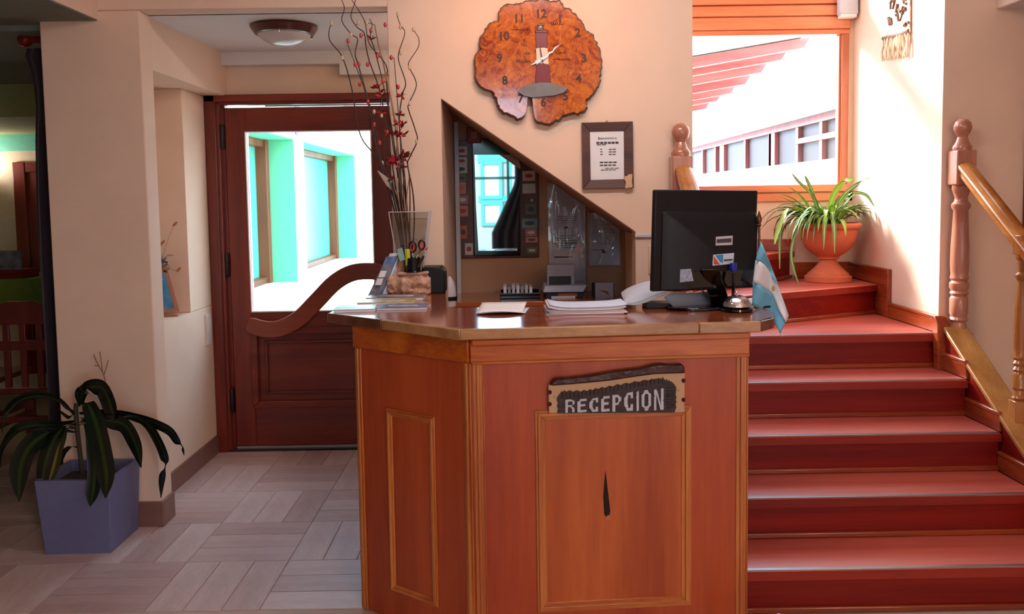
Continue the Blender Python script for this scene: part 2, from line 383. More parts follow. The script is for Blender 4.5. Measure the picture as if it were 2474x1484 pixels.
# ceilings
struct(B(-1.93, 2.424, -3, YW, 2.95, 3.05), 'ceiling', M_white)
struct(B(-1.76, -.5, 4.2, YB, 2.497, 2.55), 'ceiling_alcove', M_white)
struct(MB().prism([(-1.742,2.497),(-1.742,2.42),(-1.02,2.42),(-1.02,2.352),(-.5,2.352),(-.5,2.497)], 'xz', YB-.09, YB), 'trim_1', M_white)
M_soff = plain('grey_green_soffit', (118, 124, 112), .8)
sl = struct(B(-6, -1.93, -3, 4.16, 2.45, 2.56), 'ceiling_left_bulkhead', M_soff)
put(B(-1.935, -1.925, -3, YW, 2.455, 2.95), 'bulkhead_face', M_wall, sl)
sr = struct(B(2.424, 4.2, -3, 4.25, 2.477, 2.56), 'ceiling_right_bulkhead', M_white)
put(B(2.419, 2.43, -3, 4.25, 2.48, 2.95), 'bulkhead_face', M_wall, sr)
# street wall behind the camera: centre window, plus an opening added for fill light
wr = struct(B(-6, 4.2, -3.1, -2.95, 0, .62), 'wall_rear', M_wall)
put(B(-6, -.75, -3.1, -2.95, 2.42, 3.05), 'rear_lintel', M_wall, wr); put(B(.42, 4.2, -3.1, -2.95, 2.42, 3.05), 'rear_lintel', M_wall, wr)
for a, b_ in ((-6, -.75), (.42, 1.15), (3.55, 4.2)): put(B(a, b_, -3.1, -2.95, .62, 2.42), 'rear_pier', M_wall, wr)
put(B(1.15, 3.55, -3.1, -2.95, 1.75, 2.42), 'rear_pier', M_wall, wr)
wn = thing('window_2', 'turquoise window across the street side seen in the little mirror', 'window', (0, -3.02, .62), kind='structure'); del wn['category']
mb = MB(); frame_ring(mb, -.75, .42, .62, 2.93, .06, -3.06, -2.99); mb.box(-.02, .02, -3.05, -3.0, .68, 2.36); mb.box(-.7, .4, -3.05, -3.0, 1.86, 1.90); put(mb, 'window_frame', M_teal, wn)
put(B(-.69, .36, -3.03, -3.022, .68, 2.87), 'pane', M_glass, wn)
struct(B(4.1, 4.2, -3, 4.25, 0, 3.0), 'wall_right', M_wall)
struct(B(-6, -5.9, -3, 8, 0, 3.0), 'wall_dining_left', M_wall)

# baseboards
bb = struct(B(-1.88, -1.858, 4.22, 5.30, 0, .115), 'baseboard_left', M_skirt, bevel=.004)
bc = struct(B(-2.2, -1.716, YW-.014, YW-.0005, 0, .125), 'baseboard_column', M_skirt, bevel=.003)
put(B(-1.735, -1.7165, YW-.001, 4.22, 0, .125), 'return', M_skirt, bc, bevel=.003)

# ------------------------------------------------------------------ alcove door
dr = thing('door_1', None, None, (-1.24, 5.33, 0), kind='structure')
DX0, DX1, DZ = -1.757, -.723, 2.168; y0, y1 = 5.325, 5.37
put(B(DX0, -1.63, y0, y1, .03, DZ), 'stile', M_door, dr, bevel=.004)
put(B(-.851, DX1, y0, y1, .03, DZ), 'stile', M_door, dr, bevel=.004)
put(B(-1.63, -.851, y0, y1, 2.016, DZ), 'rail', M_doorx, dr, bevel=.004)
put(B(-1.63, -.851, y0, y1, .775, .892), 'rail', M_doorx, dr, bevel=.004)
put(B(-1.63, -.851, y0, y1, .03, .29), 'rail', M_doorx, dr, bevel=.004)
pn = put(B(-1.63, -.851, y0+.016, y1-.008, .29, .775), 'panel', M_doorx, dr)
mb = MB(); frame_ring(mb, -1.645, -.836, .275, .79, .045, y0-.012, y0+.03); put(mb, 'molding', M_doorx, pn, bevel=.006)
mb = MB(); frame_ring(mb, -1.56, -.92, .36, .705, .02, y0+.004, y0+.02); put(mb, 'inner_molding', M_doorx, pn, bevel=.005)
put(B(-1.635, -.846, 5.346, 5.352, .885, 2.02), 'pane', M_glass, dr)
mb = MB(); frame_ring(mb, -1.634, -.847, .888, 2.02, .007, y0-.003, y0+.01); put(mb, 'glazing_bead', M_paper, dr)
hp = smooth_path([P(*q, Y=5.29) for q in ((598, 780), (625, 792), (670, 795), (720, 772), (765, 728), (808, 684), (850, 660), (895, 655), (935, 662))], 6)
A = []; Bn = []
for i, p in enumerate(hp):
    t = (hp[min(i+1, len(hp)-1)]-hp[max(0, i-1)]).normalized(); n_ = Vector((-t.z, 0, t.x)); h = .052*(1 if i > 2 else .72+.09*i)
    A.append(p+n_*h); Bn.append(p-n_*h)
lp = A+Bn[::-1]
hd = put(MB().loft([q+Vector((0, -.018, 0)) for q in lp], [q+Vector((0, .014, 0)) for q in lp]), 'pull_handle', M_handle, dr, bevel=.006, label='long wavy wooden pull handle')
for u, v in ((604, 783), (925, 662)): put(MB().lathe([(.014, 0), (.014, .03)], P(u, v, Y=5.30), 10, Vector((0, 1, 0))), 'standoff', M_handle, hd)
for z in (1.99, 1.19, .33): put(MB().lathe([(.016, -.075), (.018, -.07), (.018, .07), (.016, .075)], (-1.772, 5.315, z), 10), 'hinge', M_hinge, dr)
put(B(-1.755, -.73, 5.318, 5.33, .008, .03), 'sweep', M_alu, dr)
put(B(-1.5, -.70, 5.318, 5.326, 2.171, 2.181), 'gap_light_strip', M_alu, dr)  # bright strip put in for the light through the gap above the leaf
fr = struct(MB().box(-1.868, -1.80, 5.285, 5.36, 0, 2.245).box(-1.81, -1.7575, 5.335, 5.40, 0, 2.21).box(-1.81, -1.78, 5.30, 5.36, 0, 2.21), 'trim_2', M_door, bevel=.006)
put(MB().box(-1.868, -.62, 5.285, 5.36, 2.20, 2.245).box(-1.80, -.66, 5.30, 5.36, 2.183, 2.205), 'door_head', M_doorx, fr, bevel=.006)
put(MB().box(-.715, -.62, 5.285, 5.36, 0, 2.2), 'door_jamb', M_door, fr, bevel=.006)
struct(B(-1.86, -.62, 5.30, 5.51, -.004, .012), 'trim_3', M_extdark)

# ------------------------------------------------------------------ stair window
wv = thing('window_1', None, None, (1.55, YB, 1.55), kind='structure')
GZ0, GZ1, GX1 = 1.639, 2.568, 2.086
put(B(.93, GX1+.045, YB-.012, YB+.06, GZ1, GZ1+.03), 'frame_head', M_winwood, wv, bevel=.004)
put(B(GX1, GX1+.045, YB-.012, YB+.06, GZ0-.03, GZ1), 'frame_jamb', M_winwoodz, wv, bevel=.006)
put(B(GX1-.012, GX1, YB+.005, YB+.05, GZ0, GZ1), 'glazing_bead', M_winwoodz, wv)
put(B(.93, .98, YB-.012, YB+.06, GZ0-.03, GZ1), 'frame_jamb', M_winwoodz, wv, bevel=.006)
put(B(.93, GX1+.05, YB-.03, YB+.08, GZ0-.045, GZ0), 'sill', M_winwood, wv, bevel=.004)
put(B(.93, GX1+.05, YB-.016, YB+.03, GZ0-.105, GZ0-.05), 'apron_board', M_winwood, wv, bevel=.006)
for k, (a, b_, d) in enumerate(((2.60, 2.675, .02), (2.682, 2.745, .024), (2.752, 2.80, .03))): put(B(.93, GX1+.05, YB-d, YB+.05, a, b_), 'head_board', M_winwood, wv, bevel=.005)
put(B(.95, GX1+.005, YB+.022, YB+.028, GZ0-.005, GZ1+.005), 'pane', M_glass, wv)
w3 = thing('window_3', None, None, (1.55, YB, 2.8), kind='structure')
mb = MB(); frame_ring(mb, .93, GX1+.05, 2.80, 3.5, .045, YB-.012, YB+.06); put(mb, 'frame', M_winwood, w3, bevel=.004)
put(B(.95, GX1+.03, YB+.022, YB+.028, 2.83, 3.47), 'pane', M_glass, w3)
put(B(.93, GX1+.05, YB+.0, YB+.10, 2.59, 2.81), 'transom', M_winwood, wv)
rc = thing('figure_sheet', 'dark sheet added in the street window as the figure seen in the mirror', 'curtain', (.15, -2.9, .7))  # added sheet standing in for a dark figure reflected in the mirror
def fn(i, j):
    z = .75+j*1.6; xl = -.26+.36*min(1, max(0, (z-1.05)/.75)); x = xl+(.45-xl)*i; return (x, -2.9+.03*math.sin(i*30), z)
put(MB().grid(fn, 40, 16), 'cloth', plain('navy_figure', (16, 18, 34), .9), rc, solid=.003, ang=80)

# ------------------------------------------------------------------ staircase
st = thing('staircase', 'red-brown varnished wooden staircase with winders rising to the left', 'staircase', (1.5, 3.7, 0))
RI, GO, Y0, XL_, XE = .175, .28, 4.215, .862, 2.15
def nose_prism(pts, zt):   # tread slab of a polygon
    return MB().prism(pts, 'xy', zt-.042, zt)
for m in range(4, -1, -1):
    yn, zt = Y0-m*GO, (5-m)*RI
    if m: put(nose_prism([(XL_, yn), (XE, yn), (XE, yn+GO+.03), (XL_, yn+GO+.03)], zt), 'tread', M_stairLit, st, bevel=.009, seg=3)
    put(B(XL_, XE, yn-.003, yn+.001, zt-.040, zt-.006), 'shaded_nose_strip', M_stairShade, st)  # added strip giving the nose front its darker, shaded tone
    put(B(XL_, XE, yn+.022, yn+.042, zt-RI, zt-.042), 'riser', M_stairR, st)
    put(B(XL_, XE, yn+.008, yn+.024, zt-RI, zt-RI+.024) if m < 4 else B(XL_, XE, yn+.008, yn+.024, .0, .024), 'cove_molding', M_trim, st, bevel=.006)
    put(B(XL_, XE-.01, yn-.002, yn+.016, zt-.001, zt+.0025), 'nosing_strip', M_alu, st, bevel=.001)
N1 = (Vector((.87, 4.30)), Vector((XE, 4.925))); N2 = (Vector((.88, 4.36)), Vector((1.80, 5.345))); N3 = (Vector((.89, 4.40)), Vector((1.22, 5.345)))
put(nose_prism([(XL_, Y0), (XE, Y0), (XE, N1[1].y+.03), (XL_, N1[0].y+.03)], .875), 'tread', M_stairLit, st, bevel=.009, seg=3)
put(nose_prism([N1[0], N1[1], (XE, 5.345), (N2[1].x, 5.345), N2[0]+Vector((0, .03))], 1.05), 'tread', M_stairLit, st, bevel=.009, seg=3)
put(nose_prism([N2[0], N2[1], (N3[1].x, 5.345), N3[0]+Vector((0, .02))], 1.225), 'tread', M_stairLit, st, bevel=.009, seg=3)
put(nose_prism([N3[0], N3[1], (.96, 5.345), (.80, 4.41)], 1.40), 'tread', M_stairLit, st, bevel=.009, seg=3)
for (a, b_), zt in ((N1, 1.05), (N2, 1.225), (N3, 1.40)):
    d = (b_-a).normalized(); n_ = Vector((-d.y, d.x))
    put(MB().prism([a-n_*.003, b_-n_*.003, b_+n_*.001, a+n_*.001], 'xy', zt-.040, zt-.006), 'shaded_nose_strip', M_stairShade, st)
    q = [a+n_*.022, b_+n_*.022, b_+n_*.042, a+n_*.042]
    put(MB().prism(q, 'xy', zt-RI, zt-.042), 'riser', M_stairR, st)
    q = [a+n_*.006, b_+n_*.006, b_+n_*.024, a+n_*.024]
    put(MB().prism(q, 'xy', zt-RI, zt-RI+.022), 'cove_molding', M_trim, st, bevel=.005)
put(B(.90, 1.79, YB-.02, YB, 1.225, 1.30), 'skirting', M_trim, st, bevel=.005)
put(B(1.80, XR, YB-.02, YB, 1.05, 1.15), 'skirting', M_trim, st, bevel=.005)
def skirt(y0, y1, z0, z1):
    put(B(XE-.006, XR, y0, y1, z0, z1-.018), 'skirting', M_trimy, st, bevel=.004); put(B(XE-.012, XR, y0, y1, z1-.018, z1), 'skirting_cap', M_trimy, st, bevel=.005)
skirt(4.8155, YB-.02, 1.053, 1.15); skirt(4.20, 4.7745, .8755, .962)
put(B(XE-.003, XR, 4.8155, 4.97, .88, 1.052), 'skirting', M_trimy, st); put(B(XE-.012, XR, 4.775, 4.815, .875, 1.15), 'skirting', M_trimy, st, bevel=.006)
put(MB().prism([(4.155, .70), (4.20, .70), (4.225, .965), (4.20, .965), (4.165, .92)], 'yz', XE-.03, XR+.02), 'skirting', M_trimy, st, bevel=.005)
def capz(y): return .905+(y-4.15)*.64
for m in range(1, 5):
    yn, zt = Y0-m*GO, (5-m)*RI
    put(MB().prism([(yn+.005, zt), (yn+GO+.02, zt), (yn+GO+.02, zt+.07), (yn+.02, zt+.07)], 'yz', XE-.004, XE+.012), 'skirting', M_trimy, st, bevel=.003)
    put(MB().prism([(yn+.015, zt+.07), (yn+GO+.02, zt+.07), (yn+GO+.02, zt+.088), (yn+.015, zt+.088)], 'yz', XE-.008, XE+.012), 'skirting_cap', M_trimy, st, bevel=.004)
# outer string with its cap
ye, yb = 2.98, 4.19
put(MB().prism([(ye, 0), (yb, 0), (yb, capz(yb)-.02), (ye, capz(ye)-.02)], 'yz', XE+.008, 2.255), 'string_board', M_stairR, st)
put(MB().prism([(ye-.02, capz(ye-.02)-.025), (yb, capz(yb)-.025), (yb, capz(yb)), (ye-.02, capz(ye-.02))], 'yz', XE-.002, 2.268), 'string_cap', M_cap, st, bevel=.005)

# balustrades
def newel(name, label, x, y, zb, group):
    t = thing(name, label, 'newel post', (x, y, zb), group); k = zb
    put(B(x-.05, x+.05, y-.05, y+.05, zb, zb+.055), 'base_block', M_newel, t, bevel=.006)
    pr = [(.034, .055), (.044, .07), (.036, .09), (.034, .105), (.045, .118), (.038, .132), (.043, .15), (.043, .225), (.036, .235), (.044, .25), (.038, .262), (.046, .278), (.046, .30), (.036, .312), (.044, .325), (.040, .345), (.042, .36), (.044, .40), (.043, .48), (.038, .58), (.034, .66), (.044, .675), (.044, .692), (.032, .705), (.030, .725), (.038, .75), (.043, .765), (.043, .785)]
    put(MB().lathe(pr, (x, y, zb), 20), 'turned_shaft', M_newel, t)
    put(B(x-.048, x+.048, y-.048, y+.048, zb+.785, zb+.955), 'square_block', M_newel, t, bevel=.006)
    pr = [(.044, .955), (.046, .972), (.038, .985), (.030, 1.0), (.024, 1.02), (.028, 1.03), (.036, 1.042), (.042, 1.06), (.042, 1.075), (.036, 1.093), (.022, 1.106), (.004, 1.112)]
    put(MB().lathe(pr, (x, y, zb), 20), 'ball_finial', M_newel, t)
    return t
newel('newel_post', 'brown turned newel post with ball top beside the plain beige wall', 2.235, 4.19, .83, 'stair newel posts')
newel('newel_post', 'brown turned newel post with ball top behind the computer monitor', .817, 4.03, .815, 'stair newel posts')
def handrail(name, label, x, ya, za, yb, zb_, w=.066):
    d = Vector((0, yb-ya, zb_-za)).normalized(); n_ = Vector((0, -d.z, d.y))
    if n_.z < 0: n_ = -n_
    pr = [(-.5, -.9), (.5, -.9), (.5, -.2), (.62, -.05), (.62, .35), (.4, .75), (0, .9), (-.4, .75), (-.62, .35), (-.62, -.05), (-.5, -.2)]
    a, b_ = Vector((x, ya, za)), Vector((x, yb, zb_)); X_ = Vector((1, 0, 0))
    put(MB().loft([a+X_*p*w+n_*q*w*.55 for p, q in pr], [b_+X_*p*w+n_*q*w*.55 for p, q in pr]), name, M_rail, None, label, 'handrail', 'stair handrails', bevel=.004)
handrail('handrail', 'honey coloured wooden handrail sloping down past the beige wall', 2.232, 4.15, 1.70, 2.95, .86)
handrail('handrail', 'short visible length of orange lit handrail behind the monitor top', .822, 3.99, 1.70, 3.46, 1.345)
bl = None
for k, y in enumerate((3.66,)):
    zb = capz(y)
    if bl is None:
        bl = thing('baluster', 'turned light wooden baluster under the sloping handrail', 'baluster', (2.225, y, zb)); z = zb
        put(MB().prism([(-.03+2.225, -.03+y), (.03+2.225, -.03+y), (.03+2.225, .03+y), (-.03+2.225, .03+y)], 'xy', zb-.02, zb+.075), 'foot_block', M_balus, bl, bevel=.004)
        pr = [(.02, .075), (.03, .088), (.022, .1), (.02, .12), (.029, .132), (.026, .15), (.026, .19), (.02, .2), (.029, .213), (.021, .226), (.029, .24), (.021, .253), (.029, .266), (.022, .28), (.026, .31), (.026, .40), (.024, .47), (.017, .60), (.028, .615), (.028, .628), (.016, .64), (.017, .69), (.026, .70), (.026, .715)]
        put(MB().lathe(pr, (2.225, y, zb), 16), 'turned_shaft', M_balus, bl)
        put(B(2.198, 2.252, y-.027, y+.027, zb+.715, zb+.80), 'top_block', M_balus, bl, bevel=.003)

# ------------------------------------------------------------------ reception desk
CT = 1.15
fa, fb = Vector((-.135, 2.865)), Vector((.832, 2.935)); dl = Vector((-.595, 3.215)); bk = Vector((-.55, 4.07))
dk = thing('reception_desk', 'orange-brown panelled wooden reception desk with an angled corner', 'desk', (.2, 3.1, 0))
def slab(a, b_, z0, z1, off, th):     # board along a floor line, proud of it by off
    d = (b_-a).normalized(); n_ = Vector((d.y, -d.x))
    q = [a+n_*off, b_+n_*off, b_+n_*(off-th), a+n_*(off-th)]; return MB().prism(q, 'xy', z0, z1)
def lerp2(a, b_, t): return a+(b_-a)*t
put(slab(fa, fb, 0, 1.112, 0, .02), 'front_panel', M_deskz, dk)
put(slab(dl, fa, 0, 1.112, 0, .02), 'corner_panel', M_deskz, dk)
put(slab(bk, dl, 0, 1.112, 0, .02), 'side_panel', M_deskz, dk)
put(slab(fb, Vector((.83, 3.36)), 0, 1.112, 0, .02), 'side_panel', M_deskz, dk)
put(slab(fa+Vector((-.004, 0)), fb, 1.028, 1.112, .012, .012), 'frieze', M_frieze, dk, bevel=.003)
put(slab(dl, fa+Vector((-.004, 0)), 1.028, 1.112, .012, .012), 'frieze', M_frieze, dk, bevel=.003)
put(slab(fa, fb, 1.086, 1.112, .022, .012), 'frieze_cap', M_frieze, dk, bevel=.006)
put(slab(fa, fb, 1.022, 1.034, .018, .018), 'frieze_bead', M_deskmx, dk, bevel=.005)
def vmold(a, b_, t, w_, name='corner_molding'):
    L = (b_-a).length; p = lerp2(a, b_, t)
    d = (b_-a).normalized()
    for k, (o, ww) in enumerate(((.004, w_), (.010, w_*.34))):
        put(slab(p-d*ww/2, p+d*ww/2, 0, 1.026, o, o), name, M_deskm, dk, bevel=.003)
    put(slab(p+d*w_*.42, p+d*w_*.55, 0, 1.026, .008, .008), name, M_deskm, dk, bevel=.002)
vmold(fa, fb, .022, .036); vmold(dl, fa, .965, .036); vmold(fa, fb, .975, .04); vmold(dl, fa, .03, .034)
def inset(a, b_, t0, t1, z0, z1, w_, name, mat):
    p0, p1 = lerp2(a, b_, t0), lerp2(a, b_, t1); d = (p1-p0).normalized(); n_ = Vector((d.y, -d.x))
    pan = put(slab(p0+d*w_*.6, p1-d*w_*.6, z0+w_*.6, z1-w_*.6, .003, .003), name, mat, dk)
    V3 = lambda p, z, o: Vector((p.x+n_.x*o, p.y+n_.y*o, z))
    for lvl, (o, e0, e1) in enumerate(((.006, 0, w_), (.013, w_*.25, w_*.62))):
        O = [(p0+d*e0, z0+e0), (p1-d*e0, z0+e0), (p1-d*e0, z1-e0), (p0+d*e0, z1-e0)]; I = [(p0+d*e1, z0+e1), (p1-d*e1, z0+e1), (p1-d*e1, z1-e1), (p0+d*e1, z1-e1)]
        for k in range(4):
            j = (k+1) % 4; q = [O[k], O[j], I[j], I[k]]
            put(MB().loft([V3(p, z, 0) for p, z in q], [V3(p, z, o) for p, z in q]), 'panel_molding', M_deskm if k % 2 else M_deskmx, pan, bevel=.002)
    return pan
ip = inset(fa, fb, .222, .788, .135, .855, .036, 'inset_panel', M_deskp)
# scar and knots in the boards
M_scar = plain('dark_scar', (40, 20, 18), .9, var=.4, bump=.5)
M_scarl = plain('torn_wood', (196, 120, 70), .8)
def onface(u, v, o=.004):
    q = P(u, v, Y=2.9); d = (fb-fa).normalized(); n_ = Vector((d.y, -d.x)); ray = q-Vector((0, 0, CAM_H))
    t = (fa-Vector((0, 0))).dot(n_)/Vector((ray.x, ray.y)).dot(n_); q = Vector((0, 0, CAM_H))+ray*t
    return q+Vector((n_.x*o, n_.y*o, 0))
sc_ = [(1462, 1135), (1466, 1165), (1470, 1200), (1474, 1235), (1468, 1260), (1459, 1240), (1457, 1200), (1459, 1165)]
put(MB().loft([onface(*q, .0036) for q in sc_], [onface(*q, .0042) for q in sc_]), 'torn_scar', M_scar, ip)
s2 = [(1470, 1243), (1474, 1252), (1467, 1258), (1462, 1249)]
put(MB().loft([onface(*q, .0042) for q in s2], [onface(*q, .0052) for q in s2]), 'torn_splinter', M_scarl, ip)
ip2 = inset(dl, fa, .285, .70, .115, .815, .028, 'inset_panel', M_deskz)

ct = thing('countertop', 'thick glossy varnished wooden countertop on the reception desk', 'countertop', (.1, 3.2, 1.114))
f0, f1 = Vector((-.17, 2.812)), Vector((.862, 2.888)); sp = lerp2(f0, f1, .79)
put(MB().prism([f0+Vector((.0, .03)), f1+Vector((0, .03)), (.925, 2.965), (.97, 3.10), (.97, 3.385), (-.255, 3.385), (-.30, 3.36)], 'xy', CT-.036, CT), 'plank', M_top, ct)
put(MB().prism([f0+Vector((0, .03)), (-.30, 3.36), (-.255, 3.385), (-.31, 4.07), (-.655, 4.07), (-.705, 3.30)], 'xy', CT-.036, CT), 'plank', M_topy, ct)
put(MB().prism([f0, sp, sp+Vector((0, .03)), f0+Vector((0, .03))], 'xy', CT-.036, CT+.0005), 'edge_strip', M_topedge, ct, bevel=.004)
put(MB().prism([sp+Vector((.001, 0)), f1, f1+Vector((0, .03)), sp+Vector((.001, .03))], 'xy', CT-.037, CT+.0005), 'edge_strip', M_topedge, ct, bevel=.004)
put(MB().prism([f1, (.93, 2.965), (.925, 2.99), f1+Vector((0, .03))], 'xy', CT-.036, CT), 'edge_strip', M_topend, ct, bevel=.003)
e0, e1 = Vector((-.712, 3.28)), f0; em = lerp2(e0, e1, .44)
put(MB().prism([e0, em, em+Vector((.01, .03)), e0+Vector((.01, .03))], 'xy', CT-.036, CT+.0003), 'edge_strip', M_topend, ct, bevel=.004)
put(MB().prism([em+Vector((.001, -.001)), e1, e1+Vector((.01, .03)), em+Vector((.011, .03))], 'xy', CT-.036, CT+.0004), 'edge_strip', M_topedge, ct, bevel=.004)

# ------------------------------------------------------------------ RECEPCION sign on the desk front
sg = thing('reception_sign', 'carved wooden sign reading RECEPCION with a dark bark top', 'sign', onface(1486, 985, .0))
ZS = lambda x, y: (1310+x/7.07, 860+y/7.07)
def plate(pts, o0, o1, name, mat, parent, bevel=0, zoom=True):
    q = [ZS(*p) if zoom else p for p in pts]
    return put(MB().loft([onface(*p, o0) for p in q], [onface(*p, o1) for p in q]), name, mat, parent, bevel=bevel)
M_signw = plain('pale_sign_wood', (206, 168, 128), .6, var=.05)
M_signd = plain('burnt_carving', (46, 24, 22), .5, var=.2, scale=30, bump=.3)
M_bark = plain('varnished_bark', (66, 28, 24), .35, var=.35, scale=14, bump=.8, bscale=25)
M_letter = plain('silver_grey_paint', (196, 200, 214), .6)
M_hole = plain('drilled_hole', (70, 28, 18), .9)
brd = plate([(92, 480), (500, 452), (1100, 395), (1650, 312), (1900, 280), (2410, 265), (2408, 945), (102, 960)], .0, .020, 'board', M_signw, sg, .003)
bark = [(130, 480), (140, 430), (200, 360), (420, 345), (800, 300), (1200, 230), (1650, 180), (1850, 125), (1980, 105), (2200, 125), (2340, 105), (2390, 160), (2405, 268), (1900, 282), (1650, 315), (1100, 398), (500, 455)]
plate(bark, .0, .034, 'bark_edge', M_bark, sg, .006)
fld = []
top = [(245, 680), (300, 615), (360, 578), (700, 570), (1000, 520), (1400, 450), (1850, 378), (2050, 378), (2180, 420), (2250, 500), (2262, 560)]
tp = smooth_path([(x, y, 0) for x, y in top], 6)
for i, p in enumerate(tp): fld.append((p.x, p.y+(16 if i % 2 else -12)))
fld += [(2250, 640), (2265, 680), (2250, 720), (2265, 760), (2250, 800), (2262, 850), (2230, 940), (240, 955), (255, 880), (238, 830), (255, 780), (236, 730)]
plate(fld, .020, .023, 'carved_field', M_signd, sg)
for k in range(34):     # gouged ribs along the top and right rim
    if k < 26: x = 330+k*68; ya = 590 if x < 700 else 570-(x-700)*.178; seg = [(x-9, ya+10), (x+9, ya+8), (x+9, ya+95), (x-9, ya+98)]
    else: yy = 520+(k-26)*48; seg = [(2090, yy), (2235, yy-12), (2235, yy+6), (2090, yy+16)]
    plate(seg, .023, .0265, 'carved_rib', M_signd, sg, .001)
for x, y in ((118, 600), (118, 800), (2385, 402), (2385, 728)):
    plate([(x+(34*math.cos(a*.524)), y+38*math.sin(a*.524)) for a in range(12)], .0202, .0212, 'drilled_hole', M_hole, sg)
for x, y in ((195, 680), (2305, 565)): put(MB().ball(onface(*ZS(x, y), .021), .0036, 10), 'screw', M_iron, sg)
G = {  # letter strokes as polygons in a unit cell, y up
 'R': [[(0,0),(0,1),(.28,1),(.28,0)],[(.28,1),(.62,1),(.78,.92),(1,.84),(1,.62),(.78,.56),(.78,.84),(.28,.84)],[(.28,.56),(.78,.56),(.66,.44),(.28,.42)],[(.55,.44),(.82,.40),(1,.28),(1,0),(.74,0),(.74,.24)]],
 'E': [[(.0,.06),(.0,.84),(.2,.84),(.28,1),(.34,1),(.34,0),(.1,0)],[(.34,1),(1,1),(1,.84),(.34,.84)],[(.34,.6),(.86,.6),(.86,.44),(.34,.44)],[(.34,.16),(1,.16),(1,0),(.34,0)]],
 'C': [[(.0,.3),(.0,.7),(.14,.76),(.28,.92),(.38,.92),(.38,.1),(.28,.06),(.14,.24)],[(.38,.97),(1,1),(1,.66),(.74,.66),(.74,.84),(.38,.84)],[(.38,.16),(.72,.16),(.72,.34),(1,.34),(1,0),(.34,0),(.3,.06)],[(.38,.8),(.48,.76),(.38,.62)],[(.38,.36),(.5,.24),(.38,.18)]],
 'P': [[(0,0),(0,1),(.34,1),(.34,0)],[(.34,1),(.68,1),(.8,.88),(1,.84),(1,.62),(.78,.56),(.7,.40),(.34,.38),(.34,.50),(.62,.52),(.68,.62),(.68,.78),(.6,.84),(.34,.84)]],
 'I': [[(.2,0),(.2,.66),(.0,.72),(.3,.8),(.1,.92),(.3,.96),(1,1),(1,0)]],
 'O': [[(0,.26),(0,.78),(.16,.8),(.32,.98),(.66,.98),(.78,.84),(1,.78),(1,.5),(.72,.5),(.72,.74),(.6,.8),(.38,.8),(.3,.7),(.3,.5),(0,.5)],[(0,.5),(.3,.5),(.3,.24),(.4,.2),(.6,.2),(.72,.26),(.72,.5),(1,.5),(1,.22),(.8,.16),(.66,0),(.36,0),(.28,.14),(0,.24)]],
 'N': [[(0,0),(0,.62),(.1,.68),(0,.74),(0,.96),(.24,1),(.24,0)],[(.24,1),(.38,.86),(.72,.22),(.72,0),(.66,0),(.24,.78)],[(.72,0),(.72,1),(1,1),(1,.5),(.94,.44),(1,.36),(1,0)]]}
cells = [('R', 375, 530, 712, 932), ('E', 580, 735, 706, 928), ('C', 780, 930, 687, 922), ('E', 980, 1126, 657, 917), ('P', 1170, 1320, 632, 914), ('C', 1370, 1520, 590, 907), ('I', 1570, 1618, 572, 905), ('O', 1665, 1825, 547, 902), ('N', 1875, 2038, 533, 892)]
for ch, xa, xb, ya, yb_ in cells:
    mb = MB()
    for poly in G[ch]:
        q = [ZS(xa+x*(xb-xa), yb_-y*(yb_-ya)-(x-.5)*14) for x, y in poly]
        mb.loft([onface(*p, .023) for p in q], [onface(*p, .029) for p in q])
    put(mb, 'letter', M_letter, sg)

# ------------------------------------------------------------------ space under the stairs
YC = 5.05
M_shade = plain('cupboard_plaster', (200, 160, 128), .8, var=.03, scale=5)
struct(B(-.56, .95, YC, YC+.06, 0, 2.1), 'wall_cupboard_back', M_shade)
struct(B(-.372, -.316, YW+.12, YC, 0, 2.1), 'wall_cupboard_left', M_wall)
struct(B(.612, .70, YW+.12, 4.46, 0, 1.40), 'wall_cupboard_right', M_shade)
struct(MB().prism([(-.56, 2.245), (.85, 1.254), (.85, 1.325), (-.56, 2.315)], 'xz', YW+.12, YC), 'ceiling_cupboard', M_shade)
put(B(-.312, -.285, 4.98, 5.02, .9, 2.03), 'conduit', M_lgrey, None, 'white vertical conduit strip in the corner under the stairs', 'conduit', bevel=.003)
sh = thing('back_shelf', 'wooden shelf under the stairs behind the counter', 'shelf', (.15, 4.75, .7))
put(B(-.31, .60, 4.55, 5.04, 1.0, 1.025), 'board', M_top, sh, bevel=.003)
for x in (-.28, .57): put(B(x-.012, x+.012, 4.6, 5.04, .72, 1.0), 'bracket', M_stairR, sh)

# mirror board with stickers
mr = thing('mirror_board', 'brown wooden board holding a dark framed mirror and many stickers', 'mirror', (-.06, 5.03, 1.235))
M_brd = wood('brown_board', (72, 34, 28), (96, 50, 40), 'z', .5, .1, 6)
PB = lambda u, v, y=5.03: P(u, v, Y=y)
a_, b_ = PB(1100, 352), PB(1303, 622)
put(B(a_.x, b_.x, 5.03, YC, b_.z, a_.z+.03), 'board', M_brd, mr, bevel=.004)
m0, m1 = PB(1140, 348, 5.02), PB(1258, 618, 5.02)
put(B(m0.x, m1.x, 5.02, 5.032, m1.z, m0.z+.03), 'mirror_frame', M_blackg, mr, bevel=.005)
M_mir, nt, bs = base('mirror_silver'); bs.inputs['Base Color'].default_value = (.72, .78, .82, 1); bs.inputs['Metallic'].default_value = 1; bs.inputs['Roughness'].default_value = .02
outl = [(1146, 374), (1250, 374), (1257, 400), (1257, 480), (1253, 545), (1250, 606), (1156, 606), (1150, 500)]
put(MB().loft([PB(*q, 5.0195) for q in outl], [PB(*q, 5.017) for q in outl]), 'mirror_glass', M_mir, mr)
